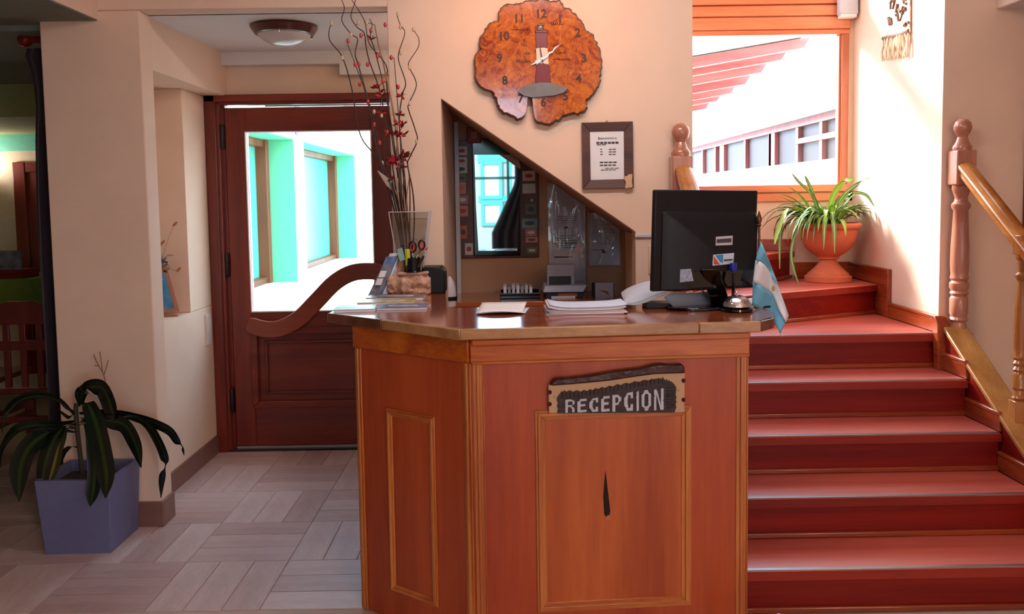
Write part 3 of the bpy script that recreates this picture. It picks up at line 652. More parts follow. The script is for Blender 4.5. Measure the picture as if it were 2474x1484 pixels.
M_stk = {k: plain('sticker_'+k, c, .5, var=.15, scale=60) for k, c in dict(white=(206, 200, 196), red=(170, 40, 40), pink=(190, 130, 120), green=(96, 110, 84), teal=(110, 150, 156), orange=(190, 100, 60), dark=(60, 60, 66), mauve=(150, 110, 120)).items()}
for u0, v0, u1, v1, c, c2 in ((1101, 354, 1129, 375, 'white', 'red'), (1101, 380, 1129, 398, 'white', 'red'), (1100, 398, 1129, 419, 'white', 'dark'), (1101, 421, 1127, 440, 'green', 'dark'), (1101, 441, 1126, 469, 'pink', 'orange'), (1101, 472, 1132, 493, 'mauve', 'white'), (1104, 497, 1131, 523, 'pink', 'red'), (1109, 545, 1129, 577, 'orange', 'dark'), (1123, 588, 1143, 616, 'white', 'red'),
                              (1262, 413, 1293, 437, 'white', 'red'), (1262, 444, 1294, 467, 'white', 'white'), (1269, 492, 1296, 518, 'green', 'dark'), (1261, 528, 1298, 551, 'teal', 'dark'), (1269, 553, 1297, 571, 'mauve', 'white'), (1270, 573, 1299, 586, 'pink', 'dark'), (1272, 598, 1298, 612, 'green', 'white')):
    p, q = PB(u0, v0, 5.028), PB(u1, v1, 5.028); s_ = put(B(p.x, q.x, 5.026, 5.0295, q.z, p.z), 'sticker', M_stk[c], mr, bevel=.001)
    cx, cz, w_, h_ = (p.x+q.x)/2, (p.z+q.z)/2, q.x-p.x, p.z-q.z
    put(MB().prism([(cx+w_*.33*math.cos(t*.785), cz+h_*.22*math.sin(t*.785)) for t in range(8)], 'xz', 5.0252, 5.0262), 'print', M_stk[c2], s_)
put(MB().lathe([(.009, 0), (.009, .004), (.003, .008)], PB(1285, 484, 5.026), 10, Vector((0, -1, 0))), 'round_pin', M_lgrey, mr)
p, q = P(1128, 308, Y=5.03), P(1163, 346, Y=5.03)
M_alarm = plain('alarm_red', (128, 26, 26), .4)
fa_ = put(B(p.x, q.x, 5.0, YC, q.z, p.z), 'fire_alarm_button', M_alarm, None, 'small red fire alarm box above the mirror board', 'fire alarm', bevel=.005)
p, q = P(1138, 318, Y=4.995), P(1153, 335, Y=4.995); put(B(p.x, q.x, 4.996, 5.0, q.z, p.z), 'press_plate', M_stk['pink'], fa_)

# notices in wrinkled plastic sleeves
M_nsheet = plain('notice_paper', (224, 236, 255), .7, var=.02)
def notice(name, label, u0, v0, u1, v1, y, lines, title=None):
    p, q = P(u0, v0, Y=y), P(u1, v1, Y=y); t = thing(name, label, 'notice', ((p.x+q.x)/2, y, q.z))
    put(B(p.x+.006, q.x-.006, y+.004, y+.006, q.z+.006, p.z-.006), 'sheet', M_nsheet, t)
    mb = MB()
    for (fx, fz, fw_, hh) in lines:
        x = p.x+(q.x-p.x)*fx; z = q.z+(p.z-q.z)*fz; mb.box(x, x+(q.x-p.x)*fw_, y+.0032, y+.0042, z, z+hh)
    put(mb, 'printed_lines', M_ink, t)
    sd_ = random.random()*50; cr = [(random.uniform(.15, .9), random.uniform(.3, .8), random.uniform(-1.2, 1.2), random.uniform(.03, .08)) for _ in range(5)]
    def fn(a, b2):
        x, z = p.x-.004+(q.x-p.x+.008)*a, q.z-.004+(p.z-q.z+.008)*b2
        e = min(a, 1-a, b2, 1-b2)*6
        d = .9*mnoise.noise(Vector((x*9+sd_, 0, z*7)))
        for cx_, cz_, sl, wd in cr: d += max(0, 1-abs((a-cx_)-sl*(b2-cz_))/wd)*max(0, 1-abs(b2-cz_)*3.2)*1.1+.25*mnoise.noise(Vector((x*60, sd_, z*50)))*max(0, 1-((a-cx_)**2+(b2-cz_)**2)*14)
        return (x, y-.007-.006*d*min(1, e+.3), z)
    put(MB().grid(fn, 36, 60), 'plastic_sleeve', M_plastic, t, solid=.0004, ang=80)
    return t
LN = [(.2, .50-.022*k, random.uniform(.4, .6), .003) for k in range(6)]+[(.16, .30, .5, .008), (.42, .57, .12, .012), (.14, .54, .004, .002)]+[(.25, .68-.02*k, .5, .003) for k in range(4)]+[(.12, .30, .005, .13), (.12, .43, .7, .002), (.82, .2, .004, .23)]
notice('sleeved_notice', 'tall printed notice in a wrinkled clear sleeve beside the mirror board', 1322, 440, 1418, 700, 5.035, LN)
LN = [(.12, .86-.035*k, random.uniform(.5, .75), .002) for k in range(14)]+[(.1, .3, .45, .003), (.42, .24, .13, .02)]
notice('sleeved_notice', 'squarer printed sheet in a shiny clear sleeve under the sloping wall edge', 1421, 512, 1500, 643, 5.04, LN)
# things on the back shelf
def sbox(name, label, cat, u0, v0, u1, v1, y0, y1, mat, **k):
    p, q = P(u0, v0, Y=y0), P(u1, v1, Y=y0); return put(B(p.x, q.x, y0, y1, q.z, p.z), name, mat, None, label, cat, **k)
ZSH = 1.025
tr = thing('desk_tray', 'black desk tray full of cards and papers on the back shelf', 'tray', (.05, 4.75, ZSH))
p, q = P(1208, 710, Y=4.68), P(1306, 740, Y=4.68); x0, x1, z1 = p.x, q.x, p.z
put(MB().box(x0, x1, 4.68, 4.685, ZSH, z1).box(x0, x0+.005, 4.68, 4.9, ZSH, z1).box(x1-.005, x1, 4.68, 4.9, ZSH, z1).box(x0, x1, 4.895, 4.9, ZSH, z1).box(x0, x1, 4.68, 4.9, ZSH, ZSH+.006), 'tray_body', M_blackg, tr, bevel=.002)
put(MB().box(x0, x1, 4.677, 4.687, z1-.004, z1+.002), 'rim', M_iron, tr)
for k in range(7):
    xx = x0+.02+k*.024; put(B(xx, xx+.016, 4.70+.02*(k % 3), 4.86, ZSH+.008, z1+.03+.012*random.random()), 'card_bundle', [M_paperb, M_grey, M_lgrey][k % 3], tr)
bx = thing('card_box', 'dark orange and blue cardboard box with a white lid tray', 'box', (.28, 4.78, ZSH))
p, q = P(1318, 706, Y=4.70), P(1408, 740, Y=4.70); put(B(p.x, q.x, 4.70, 4.92, ZSH, p.z), 'body', plain('box_print_blue', (44, 52, 70), .5), bx, bevel=.003)
c0, c1 = P(1348, 708, Y=4.698), P(1395, 736, Y=4.698); put(B(c0.x, c1.x, 4.697, 4.70, ZSH+.006, c0.z-.002), 'print_patch', plain('box_print_orange', (196, 108, 50), .5), bx)
c0, c1 = P(1332, 716, Y=4.697), P(1390, 730, Y=4.697); put(B(c0.x, c1.x, 4.695, 4.697, c1.z, c0.z), 'label_strip', M_paper, bx)
lt = P(1312, 690, Y=4.69); rt_ = P(1418, 706, Y=4.69)
put(MB().prism([(lt.x, rt_.z+.002), (rt_.x-.02, rt_.z+.002), (rt_.x, lt.z), (lt.x+.01, lt.z-.004)], 'xz', 4.68, 4.93), 'lid_tray', M_paperb, bx, bevel=.004)
p, q = P(1322, 640, Y=4.74), P(1388, 691, Y=4.74); sb = put(B(p.x, q.x, 4.74, 4.80, lt.z, p.z), 'leaflet_box', M_lgrey, None, 'pale leaflet box with a grey printed lower half above the card box', 'box', bevel=.002)
c0, c1 = P(1326, 668, Y=4.738), P(1380, 688, Y=4.738); put(B(c0.x, c1.x, 4.7375, 4.74, c1.z, c0.z), 'print_patch', M_stk['dark'], sb)
p, q = P(1433, 686, Y=4.72), P(1484, 740, Y=4.72); sb = put(B(p.x, q.x, 4.72, 4.80, ZSH, p.z), 'leaflet_holder', plain('holder_green', (40, 58, 50), .5), None, 'small leaflet holder with an orange printed card on the back shelf', 'leaflet holder', bevel=.003)
c0, c1 = P(1438, 685, Y=4.717), P(1482, 726, Y=4.717); cc = put(B(c0.x, c1.x, 4.715, 4.72, c1.z, c0.z+.004), 'card', M_paperb, sb)
mx_, mz_ = (c0.x+c1.x)/2, (c0.z+c1.z)/2
put(MB().prism([(mx_-.03, mz_+.012), (mx_+.018, mz_+.004), (mx_+.03, mz_-.02), (mx_+.005, mz_-.006)], 'xz', 4.7145, 4.7152), 'print', M_stk['orange'], cc)
# white cloth bag hanging on the left jamb
bg_ = thing('cloth_bag', 'small white cloth bag with a black band hanging beside the counter wing', 'bag', (-.29, 4.3, 1.10))
put(MB().lathe([(.018, 0), (.03, .01), (.034, .05), (.030, .10), (.022, .14), (.006, .165)], P(1088, 745, Y=4.35)-Vector((0, 0, .0)), 12), 'bag', M_lgrey, bg_)
put(MB().lathe([(.036, .042), (.036, .062)], P(1088, 745, Y=4.35), 12), 'band', M_black, bg_)
# metal rail and switch strip right of the opening
p, q = P(1534, 566, Y=YW-.004), P(1590, 573, Y=YW-.004)
put(B(p.x, q.x, YW-.012, YW, q.z, p.z), 'cable_trunking', M_lgrey, None, 'thin white cable trunking on the wall left of the monitor', 'cable trunking', bevel=.002)
p, q = P(1567, 592, Y=YW-.004), P(1592, 662, Y=YW-.004)
put(B(p.x, q.x, YW-.010, YW, q.z, p.z), 'wall_plate', M_wall, None, 'cream blank wall plate half hidden behind the monitor', 'wall plate', bevel=.003)

# ------------------------------------------------------------------ wall clock
YK = YW-.045
ck = thing('wall_clock_slab', 'large burl wood slice clock with a painted red lighthouse', 'clock', P(1302, 295, Y=YW))
ck.name = 'wall_clock_burl'; WL[ck.name] = P(1302, 295, Y=YW)
out = [(1262, 8), (1280, 3), (1310, 1), (1332, 6), (1352, 4), (1362, 22), (1376, 24), (1392, 42), (1408, 60), (1412, 72), (1430, 85), (1438, 105), (1448, 125), (1453, 150), (1450, 172), (1449, 190), (1442, 212), (1425, 232), (1416, 242), (1416, 258), (1400, 272), (1380, 272), (1360, 280), (1340, 292), (1318, 296), (1296, 290), (1290, 278), (1287, 255), (1284, 236), (1276, 236), (1274, 256), (1270, 275), (1254, 286), (1236, 277), (1218, 270), (1206, 256), (1198, 235), (1192, 222), (1172, 214), (1156, 200), (1150, 180), (1148, 150), (1152, 132), (1162, 118), (1160, 100), (1170, 80), (1184, 60), (1205, 50), (1208, 26), (1226, 14), (1245, 11)]
loop = [Vector((u, v, 0)) for u, v in out]; lo = smooth_path(loop+[loop[0]], 5)[:-1]
cen = Vector((1302, 150, 0)); fr_l, bk_l = [], []
for i, p in enumerate(lo):
    d = (p-cen).normalized(); j = 4.5*mnoise.noise(Vector((p.x*.09, p.y*.09, 3)))+3.0*mnoise.noise(Vector((p.x*.3, p.y*.3, 9)))
    if 1268 < p.x < 1294 and p.y > 234: j *= .3
    e = p+d*j; fr_l.append(P(e.x, e.y, Y=YK)); e2 = e+d*(3.2+2*mnoise.noise(Vector((p.x*.2, p.y*.2, 1))))+Vector((0, 3 if p.y > 170 else 0, 0))
    if 1268 < p.x < 1294 and p.y > 234: e2 = e
    bk_l.append(P(e2.x, e2.y, Y=YW-.006))
M_burl, nt, bs = base('burl_wood'); L = nt.links
tc = nt.nodes.new('ShaderNodeTexCoord'); n1 = nt.nodes.new('ShaderNodeTexNoise'); n1.inputs['Scale'].default_value = 13; n1.inputs['Detail'].default_value = 9; n1.inputs['Roughness'].default_value = .7; n1.inputs['Distortion'].default_value = 2.2
vo = nt.nodes.new('ShaderNodeTexVoronoi'); vo.inputs['Scale'].default_value = 20
L.new(tc.outputs['Object'], n1.inputs['Vector']); L.new(n1.outputs['Color'], vo.inputs['Vector'])
mxn = nt.nodes.new('ShaderNodeMath'); mxn.operation = 'MULTIPLY_ADD'; mxn.inputs[1].default_value = .35; L.new(vo.outputs['Distance'], mxn.inputs[0]); L.new(n1.outputs['Fac'], mxn.inputs[2])
rp = nt.nodes.new('ShaderNodeValToRGB'); e = rp.color_ramp.elements; e[0].position = .42; e[0].color = lin((84, 20, 5)); e[1].position = .82; e[1].color = lin((214, 120, 30))
em = e.new(.6); em.color = lin((150, 56, 10)); L.new(mxn.outputs[0], rp.inputs['Fac']); L.new(rp.outputs['Color'], bs.inputs['Base Color'])
bs.inputs['Roughness'].default_value = .14; bs.inputs['Coat Weight'].default_value = .8; bs.inputs['Coat Roughness'].default_value = .04
slab_ = put(MB().loft(fr_l, [q+Vector((0, .012, 0)) for q in fr_l]), 'burl_face', M_burl, ck, bevel=.002)
put(MB().loft([q+Vector((0, .011, 0)) for q in fr_l], bk_l), 'bark_rim', M_bark, ck)
YF = YK-.001
M_num = plain('numeral_brown', (62, 26, 16), .6)
for s_, u, v in (('12', 1307, 34), ('1', 1353, 46), ('2', 1396, 79), ('3', 1411, 141), ('4', 1398, 190), ('5', 1366, 233), ('6', 1313, 248), ('7', 1258, 239), ('8', 1220, 195), ('9', 1207, 141), ('10', 1217, 88), ('11', 1254, 46)):
    put(MB().text(s_, P(u, v, Y=YF), .054, (1, 0, .015), (-.015, 0, 1), .002, bold=.0012), 'numeral', M_num, ck)
for s_, u, v in (('Fin', 1265, 109), ('del', 1275, 128), ('Mundo', 1264, 148)): put(MB().text(s_, P(u, v, Y=YF), .024, (1, 0, .04), (-.04, 0, 1), .001), 'lettering', M_num, ck)
def scrib(u, v, w_, n_, h_, y, parent, name, mat, r_=.0012):
    mb = MB(); pts = []; N = n_*7; h2 = [h_*random.choice((.55, .7, 1.25)) for _ in range(n_+1)]
    for k in range(N+1):
        th = 2*math.pi*k/7; pts.append(P(u+w_*k/N-1.6*math.sin(th), v-h2[int(k/7)]*math.cos(th), Y=y))
    mb.tube(pts, r_*.8, 4); put(mb, name, mat, parent)
for u, v, w_, n_ in ((1236, 71, 44, 8), (1332, 58, 30, 6), (1333, 108, 30, 6), (1344, 127, 20, 4), (1336, 143, 42, 8)): scrib(u, v, w_, n_, 2.6, YF, ck, 'script_lettering', M_num)
M_lred = plain('lighthouse_red', (112, 10, 22), .35); M_lwh = plain('lighthouse_white', (226, 200, 180), .4); M_stone = plain('grey_stone', (112, 110, 112), .4, var=.15, scale=30); M_lamp = plain('lamp_yellow', (240, 180, 80), .4)
def kp(pts, name, mat, th=.007): return put(MB().loft([P(u, v, Y=YF) for u, v in pts], [P(u, v, Y=YF-th) for u, v in pts]), name, mat, ck, bevel=.0015)
kp([(1294, 78), (1322, 78), (1322, 115), (1295, 117)], 'tower_band', M_lred); kp([(1295, 117), (1308, 113), (1323, 117), (1326, 156), (1296, 153)], 'tower_band', M_lwh)
kp([(1296, 155), (1312, 152), (1326, 156), (1331, 200), (1293, 200)], 'tower_band', M_lred); kp([(1292, 74), (1325, 74), (1322, 79), (1295, 79)], 'gallery', M_lred, .01)
kp([(1298, 62), (1314, 62), (1313, 74), (1299, 74)], 'lantern', M_bark); kp([(1297, 62), (1305, 54), (1315, 62)], 'lantern_roof', M_bark); kp([(1303, 63), (1308, 62), (1309, 67), (1304, 68)], 'lantern_light', M_lamp, .009)
kp([(1250, 222), (1262, 212), (1282, 203), (1304, 199), (1330, 200), (1352, 206), (1372, 214), (1362, 224), (1340, 231), (1310, 234), (1286, 236), (1266, 232)], 'stone_islet', M_stone, .012)
M_silver = plain('silver_hand', (226, 222, 220), .25, .6)
cx, cy_ = 1309, 143
def hand(pts, name, y, mat=None): return put(MB().loft([P(u, v, Y=y) for u, v in pts], [P(u, v, Y=y-.002) for u, v in pts]), name, mat or M_silver, ck)
hand([(1308, 140), (1322, 134), (1326, 126), (1334, 124), (1339, 116), (1358, 103), (1340, 119), (1335, 127), (1327, 130), (1324, 137), (1310, 146)], 'minute_hand', YF-.014)
hand([(1310, 140), (1302, 143), (1300, 145), (1292, 146), (1294, 149), (1280, 158), (1297, 153), (1296, 157), (1302, 152), (1312, 146)], 'hour_hand', YF-.011)
hand([(1304, 115), (1306, 115), (1313, 150), (1310, 150)], 'second_hand', YF-.017, M_ink)
put(MB().lathe([(.006, 0), (.006, .02)], P(cx, cy_, Y=YF), 12, Vector((0, -1, 0))), 'hub', M_silver, ck)

# ------------------------------------------------------------------ framed notice
pf = thing('framed_certificate', 'dark wooden framed printed sheet on the wall below the clock', 'picture frame', P(1468, 455, Y=YW))
M_fr = wood('walnut_frame', (64, 34, 28), (98, 56, 44), 'x', .4, .2, 9)
O = [P(u, v, Y=YW-.006) for u, v in ((1405, 297), (1528, 294), (1530, 454), (1407, 457))]; I = [P(u, v, Y=YW-.01) for u, v in ((1425, 318), (1507, 316), (1508, 433), (1427, 435))]
for k in range(4):
    j = (k+1) % 4; q = [O[k], O[j], I[j], I[k]]; put(MB().loft([x+Vector((0, .005, 0)) for x in q], [O[k]+Vector((0, -.018, 0)), O[j]+Vector((0, -.018, 0)), I[j]+Vector((0, -.006, 0)), I[k]+Vector((0, -.006, 0))]), 'frame_side', M_fr, pf, bevel=.002)
put(MB().loft(I, [x+Vector((0, .006, 0)) for x in I]), 'sheet', M_paper, pf)
put(MB().loft([x+Vector((0, -.003, 0)) for x in I], [x+Vector((0, -.0045, 0)) for x in I]), 'glass', M_glass, pf)
yt = YW-.0115
put(MB().text('Bienvenidos a', P(1467, 334, Y=yt), .016, (1, 0, .015), (-.015, 0, 1), .0004), 'lettering', M_ink, pf)
for v, u0, u1, hh in ((343, 1441, 1496, 4), (349, 1442, 1466, 1.4), (360, 1450, 1456, 1.6), (366, 1450, 1458, 1.6), (372, 1450, 1458, 1.6), (360, 1471, 1490, 1.8), (366, 1471, 1490, 1.8), (372, 1471, 1489, 1.8), (391, 1449, 1492, 2.4), (398, 1449, 1490, 2.4), (406, 1462, 1497, 1), (410, 1452, 1490, 1)):
    p, q = P(u0, v, Y=yt), P(u1, v+hh, Y=yt); n_ = max(1, int((u1-u0)/9)); mb = MB(); wd = (q.x-p.x)/n_
    for k in range(n_): mb.box(p.x+k*wd, p.x+(k+.8)*wd, yt-.0004, yt+.0012, q.z, p.z)
    put(mb, 'printed_line', M_ink, pf)
lh = [P(u, v, Y=YW-.03) for u, v in ((1510, 425), (1516, 426), (1517, 422), (1528, 420), (1527, 440), (1529, 453), (1510, 456), (1512, 440), (1508, 434))]
put(MB().loft(lh, [x+Vector((0, .012, 0)) for x in lh]), 'corner_carving', M_signw, pf, bevel=.002)
put(MB().tube([P(1462, 297, Y=YW-.008), P(1466, 291, Y=YW-.008), P(1471, 297, Y=YW-.008)], .0015, 6), 'hanger', M_brass, pf)

# ------------------------------------------------------------------ ceiling lamp, alarm box, tapestry, switch
cl = thing('ceiling_lamp', 'round ceiling lamp with dark wooden ring and frosted glass bowl', 'lamp', (-1.155, 4.50, 2.42))
put(MB().lathe([(.12, 0), (.168, -.0), (.172, -.012), (.160, -.03), (.150, -.045), (.138, -.048)], (-1.155, 4.50, 2.497), 36), 'ring', wood('lamp_ring_wood', (54, 18, 18), (84, 32, 28), 'x', .3, .3, 8), cl)
M_frost = plain('frosted_glass', (206, 198, 196), .25, var=.06, scale=8, coat=.3)
put(MB().lathe([(.138, -.04), (.132, -.052), (.110, -.075), (.075, -.094), (.035, -.103), (.004, -.105)], (-1.155, 4.50, 2.497), 36), 'bowl', M_frost, cl)
for a in (0.6, 2.7, 4.8): put(MB().ball((-1.155+.15*math.cos(a), 4.5+.15*math.sin(a), 2.448), .008, 8), 'clip', M_iron, cl)
em_ = thing('emergency_light', 'white plastic box lamp above the stair window corner', 'wall lamp', P(2050, 42, Y=5.3))
p, q = P(2031, -60, Y=5.26), P(2075, 34, Y=5.26); put(B(p.x, q.x, 5.26, YB-.03, q.z, p.z), 'housing', M_lgrey, em_, bevel=.008)
p2, q2 = P(2033, 33, Y=5.262), P(2071, 41, Y=5.262); put(B(p2.x, q2.x, 5.262, YB-.03, q2.z, p2.z), 'lens', M_paper, em_, bevel=.004)
tp_ = thing('wall_tapestry', 'woven wall hanging with cream fringe on the bright stair wall', 'wall hanging', (XR, 4.75, 2.3))
PX = lambda u, v: P(u, v, X=XR-.012)
M_weave = plain('woven_wool', (214, 190, 168), .95, var=.45, scale=26, bump=.5, bscale=90)
M_weaved = plain('brown_wool', (120, 84, 66), .95, var=.3, scale=60, bump=.5)
M_fringe = plain('cream_fringe', (226, 200, 168), .95, var=.2)
q = [PX(*k) for k in ((2198, -60), (2197, 78), (2136, 92), (2136, -60))]
put(MB().loft(q, [x+Vector((.008, 0, 0)) for x in q]), 'weave', M_weave, tp_)
for k in range(26):
    u, v = random.uniform(2146, 2192), random.uniform(-10, 66); a = PX(u, v)-Vector((.003, 0, 0)); put(MB().tube([a, a+Vector((0, random.uniform(-.03, .0), random.uniform(-.05, .05)))], [.008*random.random()+.003]*2, 5), 'brown_tuft', M_weaved, tp_)
put(MB().tube([PX(2196, 74), PX(2175, 84), PX(2134, 93)], .011, 8), 'bottom_bar', M_weaved, tp_)
for k in range(16):
    t = k/15; a = PX(2194-t*58, 80+t*14); a.x -= .004; z = a.z; pts = [a+Vector((random.uniform(-.006, .006), random.uniform(-.012, .012), -.125*s)) for s in (0, .3, .6, .85, 1)]
    put(MB().tube(pts, [.006, .008, .007, .008, .003], 5), 'fringe_strand', M_fringe, tp_)
put(B(-1.878, -1.858, 5.16, 5.24, .705, .898), 'switch_plate', plain('switch_plastic', (214, 196, 186), .4), None, 'cream rectangular switch plate on the wall next to the door', 'switch', bevel=.004)

# ------------------------------------------------------------------ niche things
nf = thing('photo_frame', 'leaning photo frame with a blue seaside picture in the wall niche', 'picture frame', (-1.98, 4.75, .943))
t0, t1 = P(386, 745, Y=4.80), P(432, 745, Y=4.80)
def nq(pts, y0, y1): return MB().loft([P(u, v, Y=y0) for u, v in pts], [P(u, v, Y=y1) for u, v in pts])
put(nq([(372, 755), (434, 753), (402, 640), (372, 640)], 4.80, 4.815), 'frame', M_newel, nf)
put(nq([(374, 746), (421, 746), (398, 660), (374, 660)], 4.797, 4.80), 'picture', plain('sea_photo', (70, 140, 190), .3, var=.35, scale=16), nf)
put(B(-2.05, -1.885, 4.78, 4.83, .944, .956), 'ledge', M_newel, nf, bevel=.003)
np_ = thing('dried_bouquet', 'silvery dried flower bunch behind the photo frame in the niche', 'dried flowers', (-2.0, 4.85, 1.0))
M_silv = plain('silver_leaf', (150, 140, 138), .4, var=.3); M_dgreen = plain('dark_leaf', (48, 56, 44), .5, var=.3)
for k in range(46):
    a = P(random.gauss(388, 9), random.gauss(640, 18), Y=random.uniform(4.78, 4.86)); d = Vector((random.uniform(-.3, 1), random.uniform(-.6, .2), random.uniform(-.4, .8))).normalized()
    put(MB().leaf([a, a+d*.018, a+d*.036], [.004, .014, .002], Vector((random.random(), 1, random.random()))), 'petal', M_silv if k % 3 else M_dgreen, np_, recalc=False)
for k in range(14):
    a = P(random.gauss(385, 6), 690, Y=4.85); b2 = P(random.gauss(392, 8), 645, Y=4.82); put(MB().tube([a, (a+b2)/2+Vector((.004, 0, 0)), b2], .002, 5), 'stalk', M_dgreen, np_)
for u, v, u2, v2 in ((386, 610, 424, 540), (384, 640, 394, 585), (390, 640, 433, 650)):
    pts = smooth_path([P(385, 650, Y=4.84), P((385+u2)/2-4, (650+v2)/2, Y=4.83), P(u2-5, v2+6, Y=4.82)], 4); put(MB().tube(pts, .0009, 4), 'stalk', M_dgreen, np_)
    put(MB().tube([P(u2-6, v2+6, Y=4.82), P(u2-1, v2+1, Y=4.82), P(u2+3, v2-4, Y=4.82)], [.006, .008, .005], 7), 'seed_head', plain('grass_head%d' % v2, (176, 110, 70), .9), np_)

# ------------------------------------------------------------------ monitor and counter things
mo = thing('computer_monitor', 'black flat computer monitor seen from behind on the counter', 'monitor', P(1700, 750, Z=CT))
ya, yb2 = 3.12, 3.30
TL, BL_ = P(1583, 458, Y=ya), P(1576, 705, Y=ya+.01); TR, BR = P(1832, 460, Y=yb2), P(1824, 690, Y=yb2+.01)
ux = (TR-TL).normalized(); nrm = Vector((ux.y, -ux.x, 0)).normalized()
if nrm.y > 0: nrm = -nrm
Wm = (TR-TL).length; Hm = TL.z-BL_.z; org = BL_.copy(); uz = (TL-BL_).normalized()
def mp(a, b2, c): return org+ux*(a*Wm)+uz*(b2*Hm)+nrm*c
def mbox(a0, a1, b0, b1, c0, c1, name, mat, parent, bevel=.006, a0t=None):
    A = [mp(a0, b0, c0), mp(a1, b0, c0), mp(a1, b1, c0), mp(a0, b1, c0)]; Bq = [mp(a0, b0, c1), mp(a1, b0, c1), mp(a1, b1, c1), mp(a0, b1, c1)]
    return put(MB().loft(A, Bq), name, mat, parent, bevel=bevel)
mbox(0, 1, 0, 1, -.022, .0, 'casing', M_black, mo, .006)
mbox(.02, .98, .03, .97, -.0235, -.0215, 'screen', M_blackg, mo, 0)
A = [mp(.06, .0, 0), mp(.98, .0, 0), mp(.98, .80, 0), mp(.06, .80, 0)]; Bq = [mp(.17, .0, .028), mp(.97, .0, .028), mp(.97, .70, .028), mp(.17, .70, .028)]
put(MB().loft(A, Bq), 'rear_bulge', M_black, mo, bevel=.008, seg=3)
mbox(.30, .99, .02, .20, .02, .029, 'port_recess', M_blackg, mo, .004)
def mquad(px, c, name, mat, parent, th=.0012):
    q = []
    for u, v in px:
        a = (u-1583)/(1832-1583); b2 = 1-(v-(458+2*a))/((705-15*a)-(458+2*a)); q.append((a, b2))
    return put(MB().loft([mp(a, b2, c) for a, b2 in q], [mp(a, b2, c+th) for a, b2 in q]), name, mat, parent)
s1 = mquad([(1719, 570), (1760, 567), (1760, 589), (1719, 591)], .028, 'spec_label', M_lgrey, mo); mquad([(1721, 576), (1757, 573), (1757, 583), (1721, 585)], .0292, 'print', M_ink, s1, .0005)
s2 = mquad([(1714, 613), (1765, 608), (1764, 634), (1713, 639)], .028, 'shop_label', M_paperb, mo)
mquad([(1715, 616), (1716, 636), (1731, 636)], .0292, 'print', plain('label_orange', (216, 84, 40), .5), s2, .0005); mquad([(1719, 614), (1738, 612), (1738, 633), (1731, 630)], .0292, 'print', plain('label_blue', (60, 150, 200), .5), s2, .0005)
mquad([(1740, 624), (1762, 622), (1762, 626), (1740, 628)], .0292, 'print', M_ink, s2, .0005)
mquad([(1636, 649), (1661, 647), (1668, 676), (1636, 680)], .0285, 'service_sticker', plain('pale_sticker', (160, 172, 196), .5, var=.4, scale=90), mo, .002)
put(MB().obox(P(1772, 646, Y=3.2), ux*.011, nrm*.010, Vector((0, 0, .017))), 'cable_plug', plain('plug_blue', (30, 44, 150), .4), mo, bevel=.004)
put(MB().tube(smooth_path([P(1772, 660, Y=3.2), P(1772, 690, Y=3.2), P(1771, 712, Y=3.26), P(1773, 728, Y=3.36)], 5), .006, 8), 'cable', M_black, mo)
put(MB().tube(smooth_path([P(1690, 690, Y=3.18), P(1700, 706, Y=3.17), P(1716, 715, Y=3.17), P(1735, 714, Y=3.2)], 5), .003, 8), 'cable', M_black, mo)
nb = P(1742, 744, Z=CT); nt_ = P(1712, 650, Y=3.17)
put(MB().loft([nb+Vector((-.035, -.01, .012)), nb+Vector((.035, -.01, .012)), nb+Vector((.035, .02, .012)), nb+Vector((-.035, .02, .012))], [nt_+Vector((-.03, -.01, 0)), nt_+Vector((.04, -.01, 0)), nt_+Vector((.04, .02, 0)), nt_+Vector((-.03, .02, 0))]), 'stand_neck', M_blackg, mo, bevel=.004)
bc_ = P(1690, 748, Z=CT); mb = MB(); el = [(bc_.x+.125*math.cos(t*math.pi/14), bc_.y+.02+.075*math.sin(t*math.pi/14)) for t in range(28)]
mb.prism(el, 'xy', CT, CT+.012); put(mb, 'stand_base', M_blackg, mo, bevel=.004)
# pale office machine half behind the monitor
om = thing('office_machine', 'pale grey plastic office machine with raised lid behind the monitor', 'office machine', P(1600, 742, Z=CT))
Lp = smooth_path([P(u, v, Y=3.30) for u, v in ((1507, 728), (1520, 718), (1545, 707), (1572, 699), (1605, 694))], 3)
Lq = smooth_path([P(u, v, Y=3.27) for u, v in ((1508, 733), (1522, 733), (1548, 728), (1575, 716), (1608, 703))], 3)
put(MB().loft(Lp+Lq[::-1], [q+Vector((.01, .16, .015)) for q in Lp+Lq[::-1]]), 'raised_lid', M_lgrey, om, bevel=.004)
Lr = smooth_path([P(u, v, Y=3.26) for u, v in ((1512, 736), (1535, 738), (1560, 732), (1585, 722), (1612, 710))], 3)
put(MB().loft(Lq+Lr[::-1], [q+Vector((.01, .15, .01)) for q in Lq+Lr[::-1]]), 'lid_edge', M_grey, om, bevel=.002)
q = [P(u, v, Y=3.24) for u, v in ((1602, 719), (1619, 708), (1639, 737), (1638, 744), (1628, 744))]
put(MB().loft(q, [x+Vector((.16, .05, -.004)) for x in q]), 'body', plain('machine_body', (120, 128, 142), .4), om, bevel=.003)
put(B(P(1560, 740, Y=3.27).x, P(1640, 740, Y=3.27).x, 3.26, 3.36, CT, CT+.02), 'feet', M_black, om, bevel=.003)
